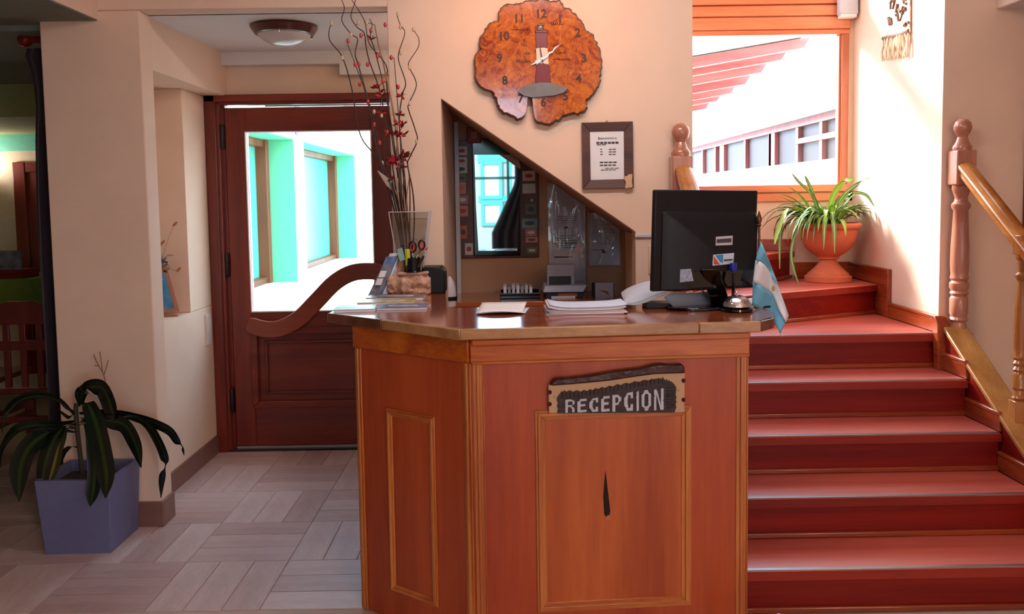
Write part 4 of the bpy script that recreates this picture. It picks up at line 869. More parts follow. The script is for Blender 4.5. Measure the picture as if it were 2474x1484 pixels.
# service bell
bp_ = P(1780, 752, Z=CT); be = thing('service_bell', 'silver reception bell on a round black base next to the flag', 'bell', bp_)
put(MB().lathe([(.055, 0), (.06, .004), (.058, .012), (.045, .016)], bp_, 32), 'base', M_blackg, be)
put(MB().lathe([(.05, .018), (.052, .02), (.050, .032), (.043, .045), (.032, .055), (.016, .060), (.004, .061)], bp_, 32), 'dome', plain('hammered_silver', (222, 216, 214), .2, 1, var=.08, scale=40, bump=.5, bscale=70), be)
put(MB().lathe([(.004, .061), (.004, .068), (.007, .071), (.003, .076)], bp_, 14), 'button', M_iron, be)
# table flag
fb_ = P(1842, 742, Z=CT)+Vector((0, .0, 0)); YP = fb_.y
fg = thing('table_flag', 'small sky blue and white table flag on a brass pole', 'flag', fb_)
put(MB().lathe([(.032, 0), (.034, .004), (.03, .008), (.01, .012)], fb_, 24), 'base', M_black, fg)
pt, pb = P(1834, 545, Y=YP), fb_+Vector((0, 0, .01))
put(MB().tube([pb, P(1836, 640, Y=YP), pt], .0045, 10), 'pole', M_brass, fg)
put(MB().lathe([(.006, -.004), (.011, .002), (.006, .006), (.008, .012), (.011, .02), (.010, .03), (.006, .042), (.001, .056)], pt, 14), 'spear_finial', M_brass, fg)
C0 = [(1838, 583), (1847, 603), (1855, 622), (1866, 650), (1876, 677), (1880, 691)]; C1 = [(1825, 629), (1838, 633), (1850, 643), (1863, 664), (1880, 692), (1906, 763)]
C2 = [(1819, 681), (1836, 690), (1855, 703), (1868, 716), (1880, 745), (1898, 779)]; C3 = [(1817, 738), (1835, 747), (1855, 758), (1866, 768), (1874, 785), (1885, 807)]
M_fb = plain('sky_blue_satin', (104, 176, 206), .4, sheen=.3, var=.05); M_fw = plain('white_satin', (232, 230, 234), .4, sheen=.3, var=.02)
def stripe(a, b2, mat, name):
    A = smooth_path([(u, v, 0) for u, v in a], 4); Bq = smooth_path([(u, v, 0) for u, v in b2], 4); n_ = len(A)
    def fn(i, j):
        k = i*(n_-1); k0 = min(int(k), n_-2); f_ = k-k0; pa = A[k0].lerp(A[k0+1], f_); pb_ = Bq[k0].lerp(Bq[k0+1], f_); p = pa.lerp(pb_, j)
        y = YP-.02-.018*math.sin(i*7+j*1.2)-.03*i; return P(p.x, p.y, Y=y)
    return put(MB().grid(fn, 20, 6), name, mat, fg, solid=.0012, ang=80)
stripe(C0, C1, M_fb, 'blue_stripe'); ws = stripe(C1, C2, M_fw, 'white_stripe'); stripe(C2, C3, M_fb, 'blue_stripe')
put(MB().ball(P(1868, 697, Y=YP-.062), .009, 10, (.7, .25, 1.2)), 'sun_emblem', plain('sun_gold', (190, 150, 80), .5), ws)
put(MB().tube([P(1885, 806, Y=YP-.05), P(1886, 811, Y=YP-.05), P(1889, 814, Y=YP-.05)], .0012, 5), 'tassel', M_cream, fg)
# papers
def sheet(name, label, cat, pts, z0, th, mat, curl=.004, group=None, parent=None):
    q = [P(u, v, Z=z0) for u, v in pts]
    A = [Vector((p.x, p.y, z0)) for p in q]
    mb = MB()
    def fn(i, j): p = A[0].lerp(A[1], i).lerp(A[3].lerp(A[2], i), j); return (p.x, p.y, z0+th/2+curl*(abs(i-.5)*2)**3)
    return put(mb.grid(fn, 8, 4), name, mat, parent, label, cat, group, solid=th, ang=80)
st_ = thing('paper_stack', 'white paper sheaf and clipped forms lying at the middle of the counter', 'papers', P(1410, 756, Z=CT))
xa, xb = P(1318, 755, Z=CT).x, P(1508, 752, Z=CT).x
for k in range(7):
    z = CT+.002+k*.0048; dx, dy = random.uniform(-.008, .008), random.uniform(-.008, .008); r_ = random.uniform(-.03, .03)
    mb = MB(); cxp, cyp = (xa+xb)/2+dx, 3.215+dy; hw, hd_ = (xb-xa)/2*.97, .085
    def fn(i, j):
        x, y = (i-.5)*2*hw, (j-.5)*2*hd_; e = abs(i-.5)*2
        return (cxp+x-y*r_, cyp+y+x*(r_+.03), z+(.010*e**5 if k > 3 else .0)*(1 if i < .5 else .5)-(.003*math.sin(i*3.1)))
    put(mb.grid(fn, 14, 4), 'sheet', M_paper if k % 3 else M_paperb, st_, solid=.0034, ang=80)
put(B(xb-.03, xb+.004, 3.15, 3.22, CT, CT+.026), 'clip', M_black, st_, bevel=.004)
fp = thing('folded_leaflet', 'single folded white leaflet lying open on the counter', 'leaflet', P(1218, 752, Z=CT))
x0, x1 = P(1165, 752, Z=CT).x, P(1280, 750, Z=CT).x
def fn(i, j): return (x0+(x1-x0)*i+.02*(j-.5)-.01, 3.16+.16*j+.01*i, CT+.003+.006*math.sin(i*math.pi)*(1-j))
put(MB().grid(fn, 10, 4), 'lower_fold', M_paperb, fp, solid=.001, ang=80)
def fn(i, j): return (x0+(x1-x0)*(i*.95-.06)+.02*(j-.5), 3.155+.17*j, CT+.007+.020*(j)*(1)+.006*math.sin(i*math.pi)*(1-j))
put(MB().grid(fn, 10, 4), 'upper_fold', M_paper, fp, solid=.001, ang=80)
sp_ = thing('loose_papers', 'loose white papers on the counter between bell and flag', 'papers', P(1812, 728, Z=CT))
for k in range(3):
    def fn(i, j, k=k): return (.90+.06*i+.006*k, 3.27+.09*j, CT+.003+.005*k+.012*j*i)
    put(MB().grid(fn, 5, 4), 'sheet', M_paper, sp_, solid=.002, ang=80)
# magazines on the wing
M_mag = {k: plain('cover_'+k, c, .25, var=.5, scale=22) for k, c in dict(blue=(96, 120, 160), yellow=(196, 176, 100), white=(206, 206, 210), grey=(120, 120, 130), tan=(176, 130, 90), sky=(150, 180, 206)).items()}
def mag(label, cx_, cy2, w_, d_, rot, th, cover, z=CT):
    t = thing('magazine', label, 'magazine', (cx_, cy2, z), 'magazines on the counter wing'); c, s_ = math.cos(rot), math.sin(rot)
    ax, ay = Vector((c, s_, 0))*w_/2, Vector((-s_, c, 0))*d_/2
    put(MB().obox((cx_, cy2, z+th/2), ax*.985, ay*.985, (0, 0, th/2-.0008)), 'pages', M_paper, t)
    put(MB().obox((cx_, cy2, z+th-.0004), ax, ay, (0, 0, .0008)), 'cover', M_mag[cover], t); put(MB().obox((cx_, cy2, z+.0006), ax, ay, (0, 0, .0006)), 'back_cover', M_mag[cover], t)
    put(MB().obox((cx_, cy2, z+th+.0006), ax*.6, ay*.25, (0, 0, .0004)), 'cover_print', M_mag['white'], t)
mag('pale magazine at the front left end of the counter wing', -.615, 3.36, .16, .14, .1, .012, 'sky')
mag('blue and orange brochure nearest the camera on the counter wing', -.43, 3.40, .20, .13, .02, .010, 'blue')
mag('yellow spined magazine in the middle of the counter wing', -.52, 3.57, .24, .12, .05, .011, 'yellow')
mag('flat grey blue magazine in front of the wooden log', -.50, 3.72, .25, .13, -.02, .013, 'grey')
mag('tan brochure half under the yellow magazine', -.40, 3.50, .14, .10, .12, .006, 'tan')
# leaflet rack
lr = thing('leaflet_rack', 'leaning stack of folded tourist leaflets left of the log', 'leaflets', P(925, 712, Z=CT))
for k, (u0, v0, u1, v1, c) in enumerate(((902, 700, 938, 640, 'grey'), (908, 706, 946, 620, 'blue'), (914, 710, 955, 612, 'white'), (922, 711, 962, 615, 'sky'))):
    a = P(u0, v0+4, Y=3.83+.012*k); b2 = P(u1, v1, Y=3.88+.014*k); a.z = CT+.003; s_ = Vector((.025, .0, 0))
    put(MB().loft([a-s_, a+s_, b2+s_, b2-s_], [q+Vector((.004, .012, 0)) for q in (a-s_, a+s_, b2+s_, b2-s_)]), 'leaflet', M_mag[c], lr)
for k in range(2):
    t = .30+k*.22; a = P(908, 706, Y=3.82).lerp(P(944, 622, Y=3.87), t); put(MB().obox(a+Vector((-.004, -.006, 0)), (.014, 0, 0), (0, .001, 0), (.006, 0, .015)), 'print', M_paper, lr)
put(MB().loft([P(u, v, Y=3.90) for u, v in ((938, 711), (946, 711), (976, 632), (966, 625))], [P(u, v, Y=3.99) for u, v in ((938, 709), (946, 709), (976, 632), (966, 625))]), 'rack_side', M_newel, lr)
# log
lg = thing('wooden_log', 'rough pale wooden log used as a stand on the counter wing', 'log', P(990, 712, Z=CT))
M_log = plain('rough_wood', (206, 160, 134), .85, var=.4, scale=26, bump=1, bscale=45)
lc = P(990, 690, Y=3.90); rows = []
mb = MB()
def fn(i, j):
    a = j*2*math.pi; x = (i-.5)*2; r_ = .062+.020*mnoise.noise(Vector((math.cos(a)*2, math.sin(a)*2, x*2.5)))+.014*mnoise.noise(Vector((math.cos(a)*7, math.sin(a)*7, x*8)))
    r_ *= 1.06-.30*abs(x)**4-.08*x
    zz = lc.z+math.sin(a)*r_*.86+.004; return (lc.x+x*.098, lc.y+math.cos(a)*r_*.9, max(CT+.001, zz))
mb.grid(fn, 26, 30); n_ = 31; mb._f(list(range(0, 30))); mb._f([26*n_+k for k in range(30)]); put(mb, 'trunk_piece', M_log, lg, ang=60)
put(MB().prism([(lc.x-.05, lc.y-.05), (lc.x+.09, lc.y-.05), (lc.x+.09, lc.y+.05), (lc.x-.05, lc.y+.05)], 'xy', lc.z+.052, lc.z+.066), 'flat_top', M_log, lg, bevel=.006)
# pen cup with scissors and pens
pz = lc.z+.067; pc = Vector((P(1000, 650, Y=3.90).x, 3.89, pz)); pcp = thing('pen_cup', 'black pen cup with red handled scissors and pens on the log', 'pen cup', pc)
put(MB().lathe([(.026, 0), (.030, .002), (.034, .062), (.031, .062), (.028, .006)], pc, 20), 'cup', M_black, pcp)
put(MB().lathe([(.05, -.003), (.05, .003)], pc+Vector((0, 0, .001)), 24), 'tray', M_blackg, pcp)
for u, v, rx, c in ((997, 597, .019, 'b'), (1019, 592, .017, 'b')):
    cc = P(u, v, Y=3.88); ring = [cc+Vector((rx*.8*math.cos(t*math.pi/8), 0, rx*1.25*math.sin(t*math.pi/8))) for t in range(17)]
    h_ = put(MB().tube(ring, .0045, 6), 'scissor_handle', M_black, pcp)
    put(MB().tube([q_*.72+cc*.28 for q_ in ring], .0035, 6), 'red_grip', M_red, h_)
    put(MB().tube([cc-Vector((0, 0, rx)), pc+Vector((.0, 0, .03))], .004, 6), 'scissor_blade', M_iron, pcp)
put(MB().tube([P(1034, 598, Y=3.88), P(1027, 602, Y=3.88)], [.002, .009], 8), 'pen_cap', M_red, pcp)
put(MB().tube([P(1024, 618, Y=3.87), P(1010, 646, Y=3.87)], .0055, 8), 'silver_pen', M_iron, pcp)
put(MB().tube([P(984, 603, Y=3.87), P(986, 640, Y=3.885)], .012, 8), 'yellow_marker', plain('marker_yellow', (214, 214, 60), .4), pcp)
put(MB().obox(P(969, 615, Y=3.88), (.012, 0, .004), (0, .004, 0), (-.006, 0, .028)), 'eraser', plain('eraser_green', (140, 176, 166), .5), pcp)
# black box
bx0, bx1 = P(1022, 705, Y=3.93), P(1075, 645, Y=3.93)
put(MB().prism([(bx0.x, CT+.0), (bx1.x, CT+.0), (bx1.x, bx1.z-.02), (bx1.x-.018, bx1.z), (bx0.x, bx1.z)], 'xz', 3.90, 4.05), 'card_terminal', M_black, None, 'black plastic box behind the log at the wall', 'box', bevel=.006)
# glass vase with dried branches
vz = CT; vt = [P(945, 512, Y=4.0), P(1040, 512, Y=4.0)]; cxv = (vt[0].x+vt[1].x)/2; wv_, wb_ = (vt[1].x-vt[0].x)/2, .045; zt = vt[0].z; cyv = 3.985
va = thing('glass_vase', 'flared square glass vase holding tall dried branches', 'vase', (cxv, cyv, CT))
def ring4(h_, z): return [Vector((cxv-h_, cyv-h_*.7, z)), Vector((cxv+h_, cyv-h_*.7, z)), Vector((cxv+h_, cyv+h_*.7, z)), Vector((cxv-h_, cyv+h_*.7, z))]
mb = MB(); ro, ri = [], []
for t in (0, .5, 1):
    ro.append(ring4(wb_+(wv_-wb_)*t, CT+(zt-CT)*t)); ri.append(ring4(wb_+(wv_-wb_)*t-.006, CT+.012+(zt-CT-.012)*t))
for a in (ro, ri):
    for k in range(2): mb.loft(a[k], a[k+1], False)
mb.loft(ro[0], ri[0], False); n_ = len(mb.v); mb.loft(ro[2], ri[2], False)
put(mb, 'glass', M_glassv, va, recalc=False)
mb = MB()
for k in range(4): mb.tube([ring4(wb_, CT)[k], ring4(wv_, zt)[k]], .0022, 5)
for k in range(4): mb.tube([ring4(wv_, zt)[k], ring4(wv_, zt)[(k+1) % 4]], .0018, 5)
put(mb, 'edge', M_lgrey, va)
def branch(label, pts, seeds, mat=None, r0=.0035, grp='dried branches in the vase'):
    q = []; n_ = len(pts)
    for i, (u, v) in enumerate(pts): q.append(P(u, v, Y=3.985-.05*i/n_+.02*math.sin(i*2.3)))
    t = thing('dried_branch', label, 'branch', q[0], grp)
    sp2 = smooth_path(q, 6); N = len(sp2); put(MB().tube(sp2, [r0*(1-.55*k/N) for k in range(N)], 6), 'stem', mat or M_twig, t)
    for u, v, c in seeds:
        b3 = min(sp2, key=lambda p: (P(u, v, Y=p.y)-p).length); a = P(u, v, Y=b3.y)
        if .006 < (a-b3).length < .12: put(MB().tube([b3, a], .0013, 4), 'twig', M_twig, t)
        if c == 'f':
            for k in range(6): d = Vector((random.uniform(-1, 1), random.uniform(-.6, .3), random.uniform(-.3, .8))).normalized(); put(MB().leaf([a, a+d*.014, a+d*.027], [.004, .012, .001], Vector((random.random(), .3, random.random()))), 'flower_petal', M_red if k % 2 else M_fdark, t, recalc=False)
        else: put(MB().ball(a, .010 if c == 'r' else .0095, 8, (.8, .8, 1.25)), 'seed_pod', M_red if c == 'r' else M_cream, t)
M_fdark = plain('dried_flower', (96, 22, 26), .8)
foot = (985, 690)
branch('leftmost curling dried branch with pale tips over the door', [foot, (960, 520), (925, 400), (872, 330), (850, 215), (828, 140), (798, 100), (795, 75), (800, 58)], [(801, 56, 'c'), (827, 140, 'c')])
branch('dried branch rising past the lamp with a pale pod at its bend', [foot, (958, 530), (925, 410), (905, 300), (868, 165), (858, 130), (864, 95), (848, 82), (826, 50), (832, 20), (823, -6)], [(848, 84, 'c'), (867, 155, 'r')])
branch('thin straight branch strung with red pods left of the bundle', [foot, (955, 520), (915, 380), (887, 240), (862, 165), (840, 108)], [(841, 99, 'r'), (858, 156, 'r'), (869, 204, 'r'), (889, 246, 'r'), (904, 301, 'r'), (917, 345, 'r')])
branch('dark branch crossing at the top of the bundle', [foot, (965, 520), (945, 380), (920, 230), (893, 150), (884, 110), (880, 80), (862, 65), (848, 40), (856, 10), (862, -8)], [(872, 86, 'r'), (866, 55, 'c'), (888, 156, 'r')])
branch('leaning pale driftwood stick in the middle of the bundle', [foot, (970, 480), (955, 300), (930, 170), (915, 110), (905, 60)], [(886, 54, 'c'), (912, 132, 'r')], M_twigl, .006)
branch('dark upright branch with red pod under the ceiling edge', [foot, (968, 500), (950, 330), (925, 200), (905, 120), (895, 90), (899, 60), (893, 46)], [(896, 74, 'r'), (898, 96, 'f'), (908, 212, 'f')])
branch('branch crossing from the top left corner of the bundle', [foot, (972, 500), (948, 340), (934, 200), (936, 170), (925, 145), (892, 105), (880, 50), (850, 0)], [(912, 136, 'r'), (918, 224, 'f'), (925, 196, 'r')])
branch('rightmost curling branch against the cream wall', [foot, (1000, 560), (998, 470), (985, 400), (990, 380), (1008, 340), (1002, 310), (987, 265), (988, 250), (1006, 205), (990, 165), (988, 150), (1010, 115), (1012, 95), (1003, 78)], [(999, 71, 'c'), (989, 163, 'c'), (990, 250, 'c'), (1006, 342, 'c')])
branch('branch with dark flower cup right of the ceiling edge', [foot, (985, 540), (978, 430), (965, 300), (972, 230), (980, 200), (964, 150), (964, 125), (978, 80), (967, 60), (960, 40)], [(961, 34, 'c'), (967, 66, 'c'), (968, 128, 'c'), (969, 232, 'f'), (967, 278, 'f')])
branch('straight branch with red tip bead right of centre', [foot, (982, 520), (970, 380), (960, 240), (952, 140)], [(945, 139, 'r'), (962, 210, 'r'), (931, 60, 'r')])
branch('short branch carrying a cluster of red flowers near the vase', [foot, (975, 540), (965, 450), (958, 380), (960, 330)], [(940, 322, 'f'), (956, 325, 'f'), (968, 330, 'f'), (978, 326, 'f'), (960, 300, 'f'), (975, 300, 'f'), (936, 320, 'r')])
branch('low branch ending in dark red flowers over the door stile', [foot, (970, 540), (955, 470), (940, 400), (925, 330), (918, 270)], [(921, 270, 'f'), (904, 270, 'c'), (922, 279, 'c'), (921, 232, 'f'), (924, 394, 'c'), (939, 394, 'r')])
branch('right hand branch with crimson flowers beside the pale leaf', [foot, (990, 540), (990, 450), (985, 400), (975, 372)], [(970, 385, 'f'), (985, 380, 'f'), (978, 372, 'f'), (945, 385, 'f'), (955, 390, 'f')])
for k, (e_, lab) in enumerate((((935, 420), 'inner'), ((950, 400), 'second inner'), ((962, 395), 'third inner'), ((975, 410), 'fourth inner'), ((990, 425), 'fifth inner'), ((945, 440), 'sixth inner'), ((968, 360), 'seventh inner'))):
    branch('short brown stem in the dense middle of the dried bundle', [(984+k*2, 690), (972+k*3, 560), ((e_[0]+975)/2, 480), e_], [(e_[0], e_[1]-4, 'f')] if k % 2 else [], M_twigl if k % 3 == 1 else None, .0045, 'short stems of the dried bundle')
for k, (a, b2) in enumerate((((960, 470), (912, 412)), ((970, 470), (960, 430)))):
    p, q = P(*a, Y=3.96), P(*b2, Y=3.94); put(MB().leaf([p, p.lerp(q, .4)+Vector((0, 0, .008)), q], [.006, .034, .002], Vector((.6, .2, .7))), 'dried_leaf', plain('pale_dry_leaf%d' % k, (168, 148, 132), .8), va, recalc=False)

# ------------------------------------------------------------------ planter with dracaena
pl = thing('planter_box', 'square slate grey planter box standing on the tiled floor', 'planter', (-1.98, 3.93, 0))
px0, px1, py0, py1, ph = -2.145, -1.822, 3.755, 4.065, .345
o_ = [(px0-.012, py0-.006), (px1+.006, py0-.006), (px1+.006, py1), (px0-.012, py1)]; i_ = [(px0+.008, py0+.014), (px1-.014, py0+.014), (px1-.014, py1-.02), (px0+.008, py1-.02)]
b0 = [(px0+.012, py0+.01), (px1-.012, py0+.01), (px1-.012, py1-.01), (px0+.012, py1-.01)]
mb = MB(); V = lambda l, z: [Vector((x, y, z)) for x, y in l]
mb.loft(V(b0, 0), V(o_, ph), False); mb.loft(V(o_, ph), V(i_, ph), False); mb.loft(V(i_, ph), V(i_, ph-.06), False)
k = len(mb.v); mb.v += V(b0, 0); mb._f([k+3, k+2, k+1, k]); put(mb, 'box', M_planter, pl, bevel=.004, recalc=False)
put(MB().prism(i_, 'xy', ph-.08, ph-.05), 'soil', M_soil, pl)
dp = thing('dracaena_plant', 'droopy dark green striped dracaena growing in the grey planter', 'plant', (-1.98, 3.92, ph-.05))
ZD = lambda x, y: (x/4.365, 900+y/4.365)
put(MB().tube(smooth_path([P(*ZD(870, 1060), Y=3.92), P(*ZD(850, 900), Y=3.92), P(*ZD(820, 650), Y=3.92), P(*ZD(800, 400), Y=3.92), P(*ZD(805, 330), Y=3.92)], 4), .011, 8), 'stem', M_stem, dp)
def dleaf(pts, w_, ys, mat=M_drac, side=(1, 0, .1), tip=None):
    n_ = len(pts); q = [P(*ZD(x, y), Y=ys[0]+(ys[1]-ys[0])*(i/(n_-1))**.5) for i, (x, y) in enumerate(pts)]
    s_ = smooth_path(q, 5); N = len(s_); k = 1.12*w_/4.365/2050*3.9; ws = []
    for i in range(N):
        t = i/(N-1); pr = min(1, .22+1.9*t) if t < .45 else 1; pr *= 1 if t < .72 else max(.06, 1-((t-.72)/.28)**2)
        if tip: pr *= max(.1, 1-1.1*math.exp(-((t-tip)/.06)**2))
        ws.append(k*pr)
    sd = side if isinstance(side, list) else [Vector(side)]*N
    put(MB().leaf(s_, ws, [Vector(x) for x in sd] if len(sd) == N else Vector(side), .22), 'leaf', mat, dp, recalc=False)
dleaf([(850, 340), (875, 200), (960, 150), (1080, 160), (1150, 280), (1190, 420), (1200, 520)], 190, (3.92, 3.82), side=(.9, -.4, .5))
dleaf([(870, 330), (930, 340), (1010, 520), (1080, 800), (1125, 1080), (1115, 1325)], 180, (3.92, 3.68), side=(1, .0, .05))
dleaf([(840, 560), (930, 560), (985, 800), (1000, 1080), (980, 1280), (950, 1415)], 120, (3.92, 3.66), side=(1, .1, 0))
dleaf([(850, 520), (1000, 500), (1180, 510), (1330, 560), (1440, 760), (1490, 1005)], 165, (3.92, 3.80), side=(.9, -.3, .35))
dleaf([(840, 430), (1050, 410), (1260, 425), (1450, 470), (1640, 530), (1800, 610), (1880, 720), (1930, 790), (1945, 875)], 130, (3.92, 3.86), side=(.5, -.5, .7), tip=.84)
dleaf([(850, 480), (1200, 470), (1420, 470), (1580, 560), (1690, 740), (1750, 900), (1745, 1000), (1715, 1150), (1700, 1325)], 135, (3.92, 3.84), side=(.8, -.5, .3), tip=.74)
dleaf([(810, 560), (680, 580), (560, 740), (480, 980), (430, 1280)], 150, (3.92, 3.78), side=(1, 0, .35))
dleaf([(800, 470), (620, 300), (420, 250), (230, 290), (90, 420), (20, 640)], 120, (3.92, 3.80), side=(.3, -.6, .7))
dleaf([(800, 600), (690, 600), (620, 760), (570, 980), (500, 1210)], 130, (3.92, 3.80), M_dracd, side=(1, 0, .3))
dleaf([(800, 640), (560, 630), (340, 760), (220, 1000), (200, 1360)], 190, (3.92, 3.76), side=(1, .1, .1))
dleaf([(790, 520), (600, 560), (380, 560), (180, 620), (40, 820), (10, 1010)], 150, (3.92, 3.78), side=(.4, -.5, .7))
dleaf([(790, 420), (700, 380), (620, 300)], 40, (3.92, 3.90), side=(.4, -.4, .7)); dleaf([(780, 440), (720, 480), (600, 390)], 40, (3.92, 3.86), side=(.4, -.4, .7))
dleaf([(830, 800), (760, 790), (680, 840), (640, 960)], 50, (3.92, 3.86)); dleaf([(840, 360), (815, 230), (860, 170), (905, 180)], 70, (3.92, 3.95))
tw = smooth_path([P(257, 935, Y=3.98), P(250, 905, Y=3.98), P(236, 880, Y=3.98), P(226, 857, Y=3.98)], 4); put(MB().tube(tw, .003, 5), 'dry_twig', M_twigl, dp)
for a, b2 in (((252, 905), (262, 870)), ((248, 900), (241, 850)), ((240, 886), (228, 883))): put(MB().tube([P(*a, Y=3.98), P(*b2, Y=3.98)], .0025, 5), 'dry_twig', M_twigl, dp)

# ------------------------------------------------------------------ terracotta urn with spider plant
uc = Vector((1.93, 5.115, 1.05))
ur = thing('terracotta_urn', 'terracotta pedestal urn standing in the stair corner', 'urn', uc)
put(MB().lathe([(.132, 0), (.136, .004), (.136, .034), (.122, .040), (.118, .052), (.110, .056), (.075, .09), (.052, .12), (.046, .138)], uc, 36), 'pedestal', M_terra, ur)
put(MB().lathe([(.046, .136), (.062, .14), (.064, .152), (.10, .175), (.135, .21), (.155, .25), (.163, .29), (.166, .315), (.180, .322), (.188, .334), (.188, .346), (.176, .356), (.160, .354), (.150, .33), (.02, .325)], uc, 40), 'bowl', M_terra, ur)
put(MB().lathe([(.01, .326), (.152, .328), (.148, .338), (.01, .342)], uc, 24), 'soil', M_soil, ur)
spp = thing('spider_plant', 'leafy spider plant spilling over the terracotta urn', 'plant', uc+Vector((0, 0, .34)))
rs = random.Random(11)
for k in range(112):
    az = rs.uniform(0, 2*math.pi) if k > 42 else rs.gauss(math.pi*1.08, .75)
    Lh = rs.uniform(.18, .33) if k > 42 else rs.uniform(.24, .42); rise = rs.uniform(.5, 1.25) if k < 43 else rs.uniform(.8, 2.2)
    d = Vector((math.cos(az), math.sin(az)*.75, 0)); r0 = rs.uniform(.0, .11)
    p = uc+Vector((math.cos(az)*r0-.01, math.sin(az)*r0, .335)); pts = [p.copy()]; ang = math.atan(rise*1.6); n_ = 9
    drop = rs.uniform(.08, .26) if k > 42 else rs.uniform(.22, .36)
    for i in range(n_):
        p = p+(d*math.cos(ang)+Vector((0, 0, math.sin(ang))))*(Lh/n_); ang -= drop*(1+.3*i/n_)*.9; ang = max(ang, -1.45)
        p.x = min(p.x, XR-.02-.002*(k % 5)); p.y = min(p.y, YB-.03); pts.append(p.copy())
    hit = any(((q.x-uc.x)**2+(q.y-uc.y)**2) < .19**2 and q.z < 1.39 and q.z > 1.05 for q in pts[3:])
    if hit: continue
    w0 = rs.uniform(.012, .022); ws = [w0*(.7+.6*min(1, i/3))*(1 if i < 5 else max(.08, 1-((i-5)/4.2)**1.5)) for i in range(len(pts))]
    put(MB().leaf(pts, ws, Vector((-math.sin(az), math.cos(az), 0)), .3), 'leaf', M_spid2 if k % 4 == 0 else M_spid, spp, recalc=False)
for pts, w_, mt in (([(1960, 525), (1925, 560), (1912, 610), (1918, 650), (1930, 688)], .016, M_spid), ([(1950, 520), (1900, 520), (1885, 570), (1884, 650)], .016, M_spid), ([(1955, 515), (1905, 505), (1880, 560), (1872, 590)], .024, M_spid2), ([(2000, 520), (2015, 470), (2040, 440), (2066, 432)], .034, M_spid2), ([(2010, 520), (2040, 470), (2080, 440), (2105, 430)], .020, M_spid), ([(1980, 520), (1960, 470), (1930, 440), (1914, 420)], .014, M_spid), ([(2010, 520), (2050, 470), (2090, 470), (2118, 498)], .016, M_spid), ([(1975, 520), (1965, 470), (1952, 440), (1945, 425)], .016, M_spid)):
    q = [P(u, v, Y=5.08-.12*i/len(pts)) for i, (u, v) in enumerate(pts)]
    for a in q: a.x = min(a.x, XR-.015)
    s_ = smooth_path(q, 4); N = len(s_); put(MB().leaf(s_, [w_*(.6+.5*min(1, 3*i/N))*(1 if i < N*.6 else max(.06, 1-((i-N*.6)/(N*.4))**1.6)) for i in range(N)], Vector((.8, -.3, .5)), .3), 'leaf', mt, spp, recalc=False)

# ------------------------------------------------------------------ metal bin at the picture's lower edge
bn = thing('metal_stand', 'faceted silver metal stand top between desk and stairs', 'metal stand', (.86, 2.68, 0))
zc = P(1850, 1468, Y=2.66).z; oc = lambda r_, z: [Vector((.845+r_*math.cos(R(22.5+45*k)), 2.62+r_*.8*math.sin(R(22.5+45*k)), z)) for k in range(8)]
M_ham = plain('hammered_metal', (176, 170, 178), .22, 1, var=.1, scale=50, bump=.6, bscale=60)
mb = MB()
mb.loft(oc(.05, 0), oc(.045, zc-.05), True); put(mb, 'column', M_ham, bn)
put(MB().loft(oc(.055, zc-.05), oc(.062, zc-.028)), 'top_plate', M_ham, bn, bevel=.003); put(MB().loft(oc(.052, zc-.028), oc(.012, zc-.004)), 'lid', M_ham, bn)

# ------------------------------------------------------------------ right-hand door casing
d2 = thing('door_2', None, None, (2.7, 4.22, 0), kind='structure')
put(MB().box(2.575, 2.66, 4.215, 4.25, 0, 2.44), 'casing', M_door, d2, bevel=.008); put(MB().box(2.60, 2.63, 4.205, 4.25, 0, 2.42), 'casing_bead', M_door, d2, bevel=.006)
put(MB().box(2.575, 3.6, 4.215, 4.25, 2.36, 2.44), 'head', M_doorx, d2, bevel=.006); put(MB().box(2.66, 3.5, 4.225, 4.25, .01, 2.36), 'leaf', M_door, d2)

# ------------------------------------------------------------------ dining room seen past the column
M_dgr = plain('olive_paint', (150, 156, 104), .8); M_dtq = plain('turquoise_wall_band', (110, 190, 176), .8); M_dcr = plain('dining_plaster', (214, 196, 176), .8); M_dce = plain('dining_ceiling', (120, 130, 118), .9)
YD = 7.5; ZA, ZB_, ZC = P(40, 365, Y=YD).z, P(40, 325, Y=YD).z, P(40, 205, Y=6.0).z
struct(B(-6, -2.37, YD, YD+.1, 0, ZA), 'wall_dining_back', M_dcr)
struct(B(-6, -2.37, YD-.004, YD+.1, ZA, ZB_), 'trim_4', M_dtq)
struct(B(-6, -2.37, 6.0, YD+.1, ZB_, ZB_+.04), 'ceiling_dining_soffit', M_dgr)
struct(B(-6, -2.37, 5.96, 6.0, ZB_-.004, ZC), 'wall_dining_bulkhead', M_dgr)
struct(B(-6, -2.37, 4.16, 6.0, ZC, ZC+.06), 'ceiling_dining', M_dce)
struct(MB().prism([(-2.31, 4.42), (-2.2, 4.42), (-2.2, 5.35), (-2.31, 5.35), (-2.31, 5.42), (-2.37, 5.42), (-2.37, YD+.1), (-2.46, YD+.1), (-2.46, 5.34), (-2.31, 5.34)], 'xy', 0, 2.74), 'wall_dining_right', M_dcr)
struct(B(-2.37, -2.2, 4.16, 5.5, ZC, 2.74), 'ceiling_dining_edge', M_dce)
dl_ = P(-70, 440, Y=7.3); sc2 = thing('wall_sconce', 'warm wall lamp in the dining room just past the left picture edge', 'lamp', dl_)
put(MB().lathe([(.05, -.06), (.07, 0), (.09, .08), (.085, .08), (.06, 0)], dl_, 16), 'shade', M_frost, sc2)
pd = bpy.data.lights.new('sconce_bulb', 'POINT'); pd.energy = 11; pd.color = (1, .86, .72); pd.shadow_soft_size = .06
po = bpy.data.objects.new('sconce_bulb', pd); COL.objects.link(po); po.parent = sc2; po.location = (0, -.0, .10)
d3 = thing('door_3', None, None, (-3.9, YD, 0), kind='structure')
p, q = P(30, 392, Y=YD-.03), P(60, 392, Y=YD-.03)
